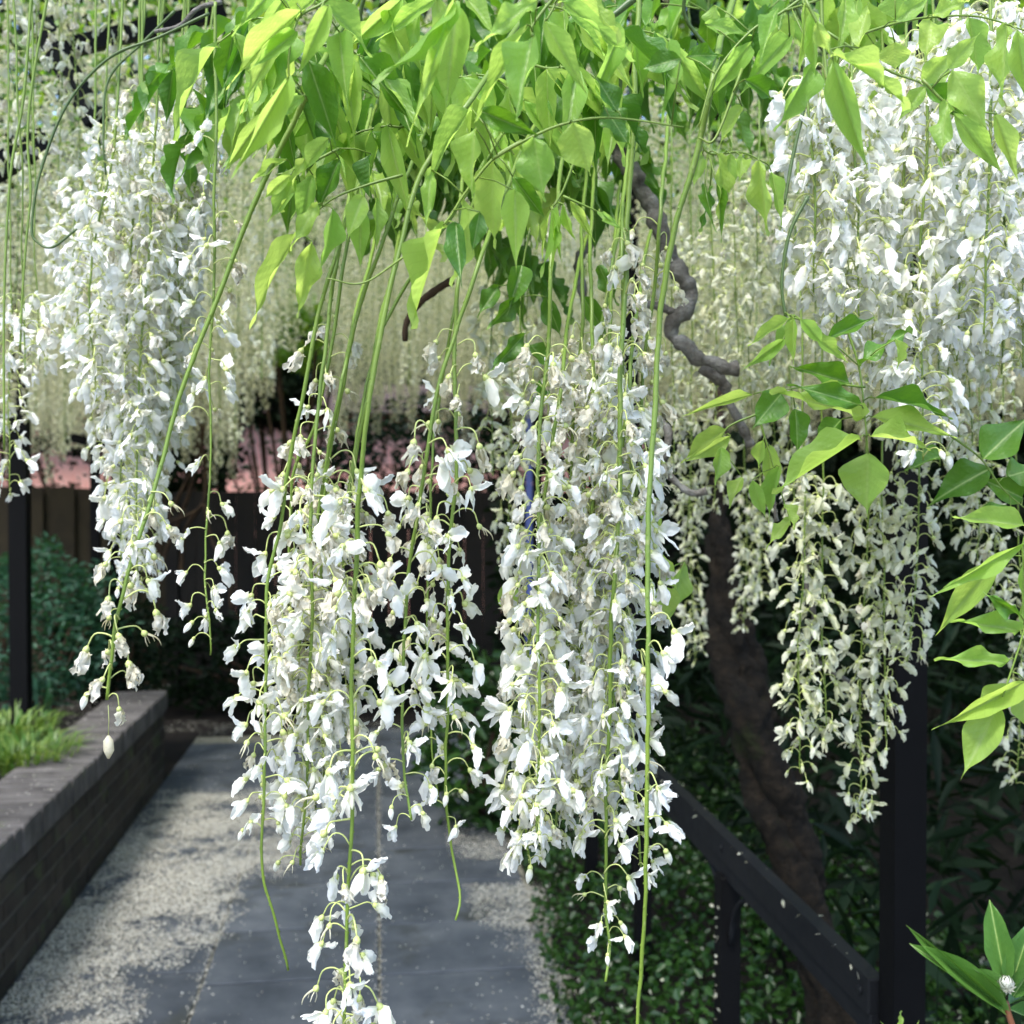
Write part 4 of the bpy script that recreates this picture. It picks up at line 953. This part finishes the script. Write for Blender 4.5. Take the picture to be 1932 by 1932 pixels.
me.vertices.add(len(Vv)); me.vertices.foreach_set('co', Vv.astype(np.float32).ravel())
idx = (np.arange(n)[:, None] * 4 + np.arange(4)).astype(np.int32)
me.loops.add(n * 4); me.loops.foreach_set('vertex_index', idx.ravel()); me.polygons.add(n)
me.polygons.foreach_set('loop_start', np.arange(0, n * 4, 4, dtype=np.int32)); me.polygons.foreach_set('loop_total', np.full(n, 4, dtype=np.int32))
m, tN, out = newmat('fallen_petal')
r_ = N(tN, 'ShaderNodeNewGeometry').outputs['Random Per Island']
cN = ramp(tN, r_, [(0.0, (0.22, 0.19, 0.14)), (0.25, (0.44, 0.41, 0.34)), (0.7, (0.56, 0.54, 0.46)), (1.0, (0.70, 0.69, 0.62))])
p_ = N(tN, 'ShaderNodeBsdfPrincipled'); p_.inputs['Roughness'].default_value = 0.8; tN.links.new(cN, p_.inputs['Base Color']); tN.links.new(p_.outputs[0], out.inputs[0])
me.materials.append(m); me.update(calc_edges=True); me.validate()
ob('fallen_petals', me, label='carpet of fallen cream petals over the grey paving', category='petals', kind='stuff')

# ------------------------------------------------------------------ pergola and handrail
pg = thing('pergola', (0.85, 1.72, 0), 'black steel pergola with tall square post and roof bars', 'pergola')
def bar(parent, name, a, b, w_, mat='black_metal', h=None):
    a, b = Vector(a), Vector(b); h = h or w_; d = (b - a); L = d.length; q = d.to_track_quat('Z', 'Y')
    V, Fc = [], []; box(V, Fc, (-w_ / 2, -h / 2, 0), (w_ / 2, h / 2, L), 0, min(0.004, w_ * .1))
    me = mk(name, V, Fc, M[mat], smooth=False)
    o = ob(name, me, parent, a - (parent.location if parent else Vector((0, 0, 0)))); o.rotation_mode = 'QUATERNION'; o.rotation_quaternion = q; return o
bar(pg, 'post', (0.873, 1.735, -0.1), (0.873, 1.735, 3.1), 0.055)
for yy in (4.27, 6.8): bar(pg, 'post', (1.0, yy, -0.1), (1.0, yy, 3.05), 0.055)
lp = G(40, 1372, 0.44); bar(pg, 'post', (lp.x, lp.y, 0.2), (lp.x, lp.y, 3.05), 0.085)
lp2 = G(192, 1300, 0.44)
bar(pg, 'post', (lp2.x - 0.03, lp2.y, 0.2), (lp2.x - 0.03, lp2.y, 3.05), 0.05); bar(pg, 'post', (lp2.x + 0.06, lp2.y + .15, 0.2), (lp2.x + 0.06, lp2.y + .15, 3.05), 0.06)
bar(pg, 'roof_bar', (lp.x, -1.0, 3.08), (lp.x, 8.6, 3.08), 0.06); bar(pg, 'roof_bar', (0.856, -1.0, 3.08), (0.856, 8.6, 3.08), 0.055)
for yy in (1.735, lp.y, lp2.y): bar(pg, 'cross_bar', (-2.6, yy, 3.15), (3.0, yy, 3.15), 0.06)
bar(pg, 'brace', P(-60, 350, 2.1), P(90, 262, 2.15), 0.042); bar(pg, 'brace', P(75, 40, 2.2), P(185, 235, 2.15), 0.036); bar(pg, 'brace', P(90, 100, 2.2), P(420, 20, 2.4), 0.034)
bar(pg, 'brace', P(110, 820, 7.0), P(330, 870, 7.0), 0.06)

hr = thing('handrail', (0.84, 2.57, 0), 'black metal handrail with slim posts slanting along the right of the path', 'railing')
RX = 0.845
bar(hr, 'top_rail', (RX, 1.77, 0.745), (RX, 5.2, 0.745), 0.030, 'rail_metal', 0.062)
bar(hr, 'lower_rail', (RX - 0.0, 1.77, 0.695), (RX - 0.0, 5.2, 0.695), 0.022, 'rail_metal', 0.04)
for yy in (2.57, 3.43, 4.28, 5.12):
    bar(hr, 'post', (RX, yy, -0.1), (RX, yy, 0.68), 0.05)
    for sg in (-1, 1):
        V, Fc = tube([(RX, yy + sg * 0.03 + sg * 0.16 * (1 - math.cos(a)), 0.52 + 0.155 * math.sin(a)) for a in np.linspace(0, math.pi / 2, 9)], 0.007, 8)
        ob('bracket', mk('bracket', [v - hr.location for v in V], Fc, M['rail_metal']), hr)
for yy in (1.80, 2.57, 3.43, 4.28):
    for dz in (0.0,):
        V, Fc = tube([(RX - 0.0145, yy, 0.745 + dz), (RX - 0.0185, yy, 0.745 + dz), (RX - 0.0195, yy, 0.745 + dz)], lambda s: 0.008 if s < .8 else 0.005, 10)
        ob('bolt', mk('bolt', [v - hr.location for v in V], Fc, M['rail_metal']), hr)
# petals stuck to the handrail and post
pc = []
for _ in range(60): pc.append((RX + random.uniform(-.024, .024), random.uniform(1.8, 4), 0.769 + .004))
for _ in range(26): pc.append((RX - 0.03, 2.57 + random.uniform(-.02, .02), random.uniform(0.2, 0.62)))
leafcloud('stuck_petals', pc, 0.013, 0.008, M['petal_bg'], label='few pale petals stuck on the black handrail and its post', category='petals', kind='stuff')

# ------------------------------------------------------------------ fence, house, far plants
fe = thing('board_fence', (-2, 9.0, 0), 'tall aged timber board fence closing off the garden behind', 'fence')
V, Fc = [], []; box(V, Fc, (-0.075, -0.011, 0), (0.075, 0.011, 1.66), 0, 0.002); bme = mk('fence_board', V, Fc, M['board'], smooth=False)
x = -4.2; i = 0
while x < -1.62:
    o = ob('fence_board', bme, fe, Vector((x, 9.0 + (0.0 if i % 2 else 0.045), random.uniform(-.01, .01))) - fe.location); o.rotation_euler = (0, random.uniform(-.004, .004), 0); x += 0.118; i += 1
for zz in (0.35, 1.35): bar(fe, 'fence_rail', (-4.3, 9.1, zz), (-1.7, 9.1, zz), 0.06, 'board')
for xx in (-3.9, -1.9): bar(fe, 'fence_post', (xx, 9.16, -0.1), (xx, 9.16, 1.64), 0.09, 'board')
f2 = thing('board_fence', (0.5, 9.0, 0), 'near-black board fence behind the centre', 'fence')
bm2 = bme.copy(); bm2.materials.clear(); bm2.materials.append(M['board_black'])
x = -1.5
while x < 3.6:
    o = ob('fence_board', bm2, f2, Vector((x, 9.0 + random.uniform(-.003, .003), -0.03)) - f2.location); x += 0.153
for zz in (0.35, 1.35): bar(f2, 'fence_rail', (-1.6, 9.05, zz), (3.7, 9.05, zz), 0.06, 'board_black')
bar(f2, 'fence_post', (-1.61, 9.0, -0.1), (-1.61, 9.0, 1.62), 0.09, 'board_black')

ho = thing('brick_house', (-3, 15, 0), 'salmon red brick house glimpsed above the fence', 'building')
V, Fc = [], []; box(V, Fc, (-9, 14, 0), (3.5, 20, 2.62)); ob('wall', mk('wall', [v - ho.location for v in V], Fc, M['house'], smooth=False), ho)
V = [Vector(v) - ho.location for v in ((-9.4, 13.6, 2.62), (3.9, 13.6, 2.62), (3.9, 20.4, 2.62), (-9.4, 20.4, 2.62), (-9.4, 17, 3.3), (3.9, 17, 3.3))]
ob('roof', mk('roof', V, [(0, 1, 5, 4), (2, 3, 4, 5), (1, 2, 5), (3, 0, 4), (3, 2, 1, 0)], M['rooftile'], smooth=False), ho)
bar(None, 'blue_pole', (P(998, 900, 8.2).x, P(998, 900, 8.2).y, 0), (P(998, 760, 8.2).x, P(998, 760, 8.2).y, 2.4), 0.045, 'blue')
bpo = [o for o in C.objects if o.name.startswith('blue_pole')][0]; bpo['label'] = 'slim blue pole seen far off through the curtain at centre'; bpo['category'] = 'pole'

def blob(n, c, r, zmin=None):
    p = rng.normal(size=(n, 3)); p /= np.linalg.norm(p, axis=1)[:, None]; p *= rng.uniform(0.55, 1.0, n)[:, None] ** 0.6
    nz_ = np.array([1 + 0.35 * noise.noise(Vector(q * 2.3 + np.array(c))) for q in p])[:, None]
    p = p * nz_ * np.array(r) + np.array(c)
    if zmin is not None: p[:, 2] = np.maximum(p[:, 2], zmin)
    return p
def shrub(name, label, c, r, n, ll, lw, mat, cat='shrub', down=0.1, stemh=True, group=None):
    t = thing(name, (c[0], c[1], 0), label, cat, group)
    leafcloud('foliage', blob(n, c, r, 0.02) - np.array([c[0], c[1], 0]), ll, lw, mat, down, t)
    V, Fc = [], []
    for k in range(6):
        a = k * 1.05; tube(catmull([(0, 0, 0), (math.cos(a) * r[0] * .25, math.sin(a) * r[1] * .25, c[2] * .6), (math.cos(a) * r[0] * .6, math.sin(a) * r[1] * .6, c[2])], 4), 0.012, 5, V, Fc)
    ob('stem', mk('stem', V, Fc, M['brown_bark']), t); return t
b1 = P(70, 1190, 6.2); shrub('shrub', 'rounded blue green bush behind the left post', (b1.x, b1.y, 0.85), (0.45, 0.4, 0.48), 3600, 0.055, 0.022, M['bush'], down=-0.2)
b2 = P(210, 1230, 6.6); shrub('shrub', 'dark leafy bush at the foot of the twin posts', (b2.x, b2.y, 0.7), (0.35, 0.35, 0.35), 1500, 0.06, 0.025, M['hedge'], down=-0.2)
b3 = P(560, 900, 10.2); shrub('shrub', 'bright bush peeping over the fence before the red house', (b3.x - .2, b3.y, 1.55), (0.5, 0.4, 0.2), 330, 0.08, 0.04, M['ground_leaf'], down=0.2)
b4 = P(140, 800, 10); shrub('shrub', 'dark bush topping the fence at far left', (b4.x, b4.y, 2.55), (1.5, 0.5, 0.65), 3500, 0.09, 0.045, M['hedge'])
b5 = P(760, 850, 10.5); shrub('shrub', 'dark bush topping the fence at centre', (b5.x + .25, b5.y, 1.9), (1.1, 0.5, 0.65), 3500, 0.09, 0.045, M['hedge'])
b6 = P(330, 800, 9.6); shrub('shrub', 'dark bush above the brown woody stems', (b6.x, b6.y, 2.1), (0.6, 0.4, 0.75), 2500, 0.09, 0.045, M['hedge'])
bA = P(515, 735, 9.6); shrub('shrub', 'black bush added to fill the dark gap of the curtain above the fence', (bA.x, bA.y, bA.z), (0.42, 0.35, 0.36), 2200, 0.09, 0.045, M['hedge'], down=0.3)  # dark bush added to supply the blackness of the gap
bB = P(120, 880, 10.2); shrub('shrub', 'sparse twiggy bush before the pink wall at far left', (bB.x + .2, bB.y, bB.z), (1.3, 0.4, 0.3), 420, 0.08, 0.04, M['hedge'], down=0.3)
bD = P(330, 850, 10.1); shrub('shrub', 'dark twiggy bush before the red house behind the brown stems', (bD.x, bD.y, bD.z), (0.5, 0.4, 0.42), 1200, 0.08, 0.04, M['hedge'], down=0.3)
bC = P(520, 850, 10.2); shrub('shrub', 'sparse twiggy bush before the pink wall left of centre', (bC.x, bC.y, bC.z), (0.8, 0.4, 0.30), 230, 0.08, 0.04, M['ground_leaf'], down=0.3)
b7 = P(560, 620, 7.8); shrub('shrub', 'bright green shoot tuft above the pink gap in the fence line', (b7.x, b7.y, 2.75), (0.5, 0.3, 0.22), 700, 0.10, 0.04, M['leaf_isl'], down=0.6)
b8 = P(905, 1450, 5.3); shrub('shrub', 'leafy shrub spilling over the path edge at centre', (b8.x, b8.y, 0.42), (0.28, 0.3, 0.42), 1100, 0.075, 0.04, M['ground_leaf'], down=0.1)
b9 = P(400, 1280, 8.2); shrub('shrub', 'dark low plants beyond the end of the paving', (b9.x + .5, b9.y, 0.35), (1.4, 0.4, 0.4), 2600, 0.11, 0.035, M['hedge'], down=-0.3)
# right-hand undergrowth: strappy and broad dark leaves
def scatter_under(n, x0, x1, y0, y1, zf):
    x = rng.uniform(x0, x1, n); y = rng.uniform(y0, y1, n); z = np.array([random.random() ** .8 * zf(a, b) for a, b in zip(x, y)])
    return np.stack([x, y, z], 1)
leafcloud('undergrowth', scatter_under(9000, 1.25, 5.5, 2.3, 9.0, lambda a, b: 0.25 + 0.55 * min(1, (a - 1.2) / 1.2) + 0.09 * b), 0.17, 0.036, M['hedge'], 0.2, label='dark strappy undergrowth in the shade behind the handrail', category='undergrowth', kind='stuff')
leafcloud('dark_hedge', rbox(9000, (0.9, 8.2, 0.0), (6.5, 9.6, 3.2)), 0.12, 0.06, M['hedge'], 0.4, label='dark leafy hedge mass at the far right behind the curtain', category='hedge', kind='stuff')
leafcloud('added_far_trees', np.concatenate([rbox(30000, (-16, 21.5, 1.5), (16, 25, 13)), rbox(9000, (-12, 20.5, 2.0), (8, 21.5, 6.5)), rbox(7000, (5.5, 3, 0.2), (7.5, 14, 5.5)), rbox(6000, (-9, 3, 0.5), (-6, 14, 6)), rbox(6000, (4.2, 11, 0), (9, 13, 4.5))]), 0.5, 0.26, M['hedge'], 0.3, label='added dark tall trees beyond the garden, shutting out the bright horizon', category='trees', kind='stuff')  # leaf masses added so the horizon does not shine through
# ground cover
gp = []
while len(gp) < 16000:
    x = random.uniform(0.50, 1.9); y = random.uniform(2.4, 7.2)
    edge = 0.60 + 0.10 * noise.noise(Vector((y * 2.2, 1, 4))) - 0.10 * max(0, (4.4 - y)) / 2
    if x < edge: continue
    h = 0.05 + 0.16 * min(1, (x - edge) * 3) + 0.07 * noise.noise(Vector((x * 3, y * 3, 0)))
    gp.append((x, y, h * random.uniform(0.5, 1)))
leafcloud('ground_cover', gp, 0.034, 0.022, M['ground_leaf'], -0.1, label='small leaved green ground cover creeping over the right path edge', category='ground cover', kind='stuff')
fp = [(x + random.uniform(-.02, .02), y, z + 0.03) for x, y, z in random.sample(gp, 380)]
leafcloud('scattered_petals', fp, 0.013, 0.009, M['petal_bg'], label='pale petals scattered on the ground cover', category='petals', kind='stuff')
# ferns / grass blades on bed
gb = G(35, 1440, 0.46)
def tuft(name, label, c, n, h, wd, mat, rad, lean=0.5):
    V, Fc = [], []
    for k in range(n):
        a = random.uniform(0, 6.28); r0_ = rad * random.random() ** .5; b = Vector((math.cos(a) * r0_, math.sin(a) * r0_, 0)); hh = h * random.uniform(.5, 1.1)
        o_ = Vector((math.cos(a + random.uniform(-1, 1)), math.sin(a + random.uniform(-1, 1)), 0)) * lean * hh; s = Vector((-o_.y, o_.x, 0)).normalized() * wd * random.uniform(.6, 1.1)
        i0 = len(V); P1 = b + o_ * .35 + Vector((0, 0, hh * .6)); P2 = b + o_ + Vector((0, 0, hh * (0.85 - .4 * random.random())))
        V += [b - s * .6, b + s * .6, P1 + s, P1 - s, P2]; Fc += [(i0, i0 + 1, i0 + 2, i0 + 3), (i0 + 3, i0 + 2, i0 + 4)]
    o = ob(name, mk(name, V, Fc, mat), None, c, label=label, category='plant'); return o
tuft('grass_tuft', 'bright green grassy tuft on the wall top at the left edge', (gb.x, gb.y, 0.45), 420, 0.16, 0.006, M['grass'], 0.22, 0.9)
g2_ = G(10, 1400, 0.46); tuft('grass_tuft', 'pale green leafy tuft just behind the grassy one at the left post foot', (g2_.x, g2_.y, 0.45), 260, 0.2, 0.008, M['grass'], 0.2, 0.7)
g3_ = G(60, 1340, 0.46); tuft('lily_blades', 'upright blue green blades beside the foot of the left post', (g3_.x + .02, g3_.y, 0.45), 26, 0.26, 0.010, M['bush'], 0.07, 0.35)

# ------------------------------------------------------------------ rhododendron bottom right
rl_ = P(1930, 1990, 1.2)
rh = thing('rhododendron', rl_, 'rhododendron shoot with long glossy leaves and pale bud at bottom right', 'plant')
def rleaf(x0, y0, x1, y1, w_, d):
    a = P(x0, y0, d); b = P(x1, y1, d + random.uniform(-.02, .03)); leaf_between(rh, rl_, a, b, w_ / F * d, 'rhodo', 'leaf', roll=random.uniform(-.2, .2))
for L in ((1890, 1898, 1714, 1752, 24), (1898, 1912, 1727, 1780, 46), (1896, 1850, 1868, 1702, 50), (1908, 1862, 1945, 1740, 44), (1895, 1880, 1844, 1826, 26), (1900, 1895, 1860, 1870, 18), (1905, 1895, 1938, 1880, 24), (1912, 1880, 1950, 1820, 34), (1905, 1905, 1960, 1925, 34)):
    rleaf(*L, 1.2)
V, Fc = tube([v - rl_ for v in catmull([P(1897, 1890, 1.2), P(1905, 1920, 1.2), P(1930, 1990, 1.2)], 6)], 0.0035, 8); ob('stem', mk('stem', V, Fc, M['red_stem']), rh)
V = []; Fc = []; bc = P(1898, 1858, 1.19) - rl_
for i in range(64):
    zz = 1 - 2 * (i + .5) / 64; a = i * 2.399; rr = math.sqrt(1 - zz * zz); nrm_ = Vector((rr * math.cos(a), rr * math.sin(a), zz))
    c_ = bc + nrm_ * 0.0072; up_ = (Vector((0, 0, 1)) - nrm_ * nrm_.z); up_ = up_.normalized() if up_.length > .05 else Vector((1, 0, 0)); sd_ = nrm_.cross(up_)
    b_ = len(V); sz = random.uniform(.0020, .0032)
    V += [c_ - up_ * sz - nrm_ * .002, c_ + sd_ * sz * .8 + nrm_ * .0004, c_ + up_ * sz * 1.3 + nrm_ * random.uniform(.0016, .0034), c_ - sd_ * sz * .8 + nrm_ * .0004, c_ + nrm_ * .0018]
    Fc += [(b_, b_ + 1, b_ + 4), (b_ + 1, b_ + 2, b_ + 4), (b_ + 2, b_ + 3, b_ + 4), (b_ + 3, b_, b_ + 4)]
ob('flower_bud', mk('flower_bud', V, Fc, M['bud']), rh)
for i, (x0, y0, x1, y1, w_) in enumerate(((1700, 1950, 1696, 1908, 16), (1640, 1960, 1625, 1915, 20), (1320, 1945, 1290, 1915, 28))):
    pass
sp_ = P(1700, 1960, 1.3); st_ = thing('young_shoot', sp_, 'tips of small bright leaves at the bottom edge beside the black post', 'plant')
for x0, y0, x1, y1, w_ in ((1700, 1960, 1697, 1908, 18), (1690, 1965, 1660, 1925, 16), (1712, 1965, 1735, 1925, 14)):
    a = P(x0, y0, 1.3); b = P(x1, y1, 1.3); leaf_between(st_, sp_, a, b, w_ / F * 1.3, 'leaf', 'leaf')
print('objects', len(C.objects))
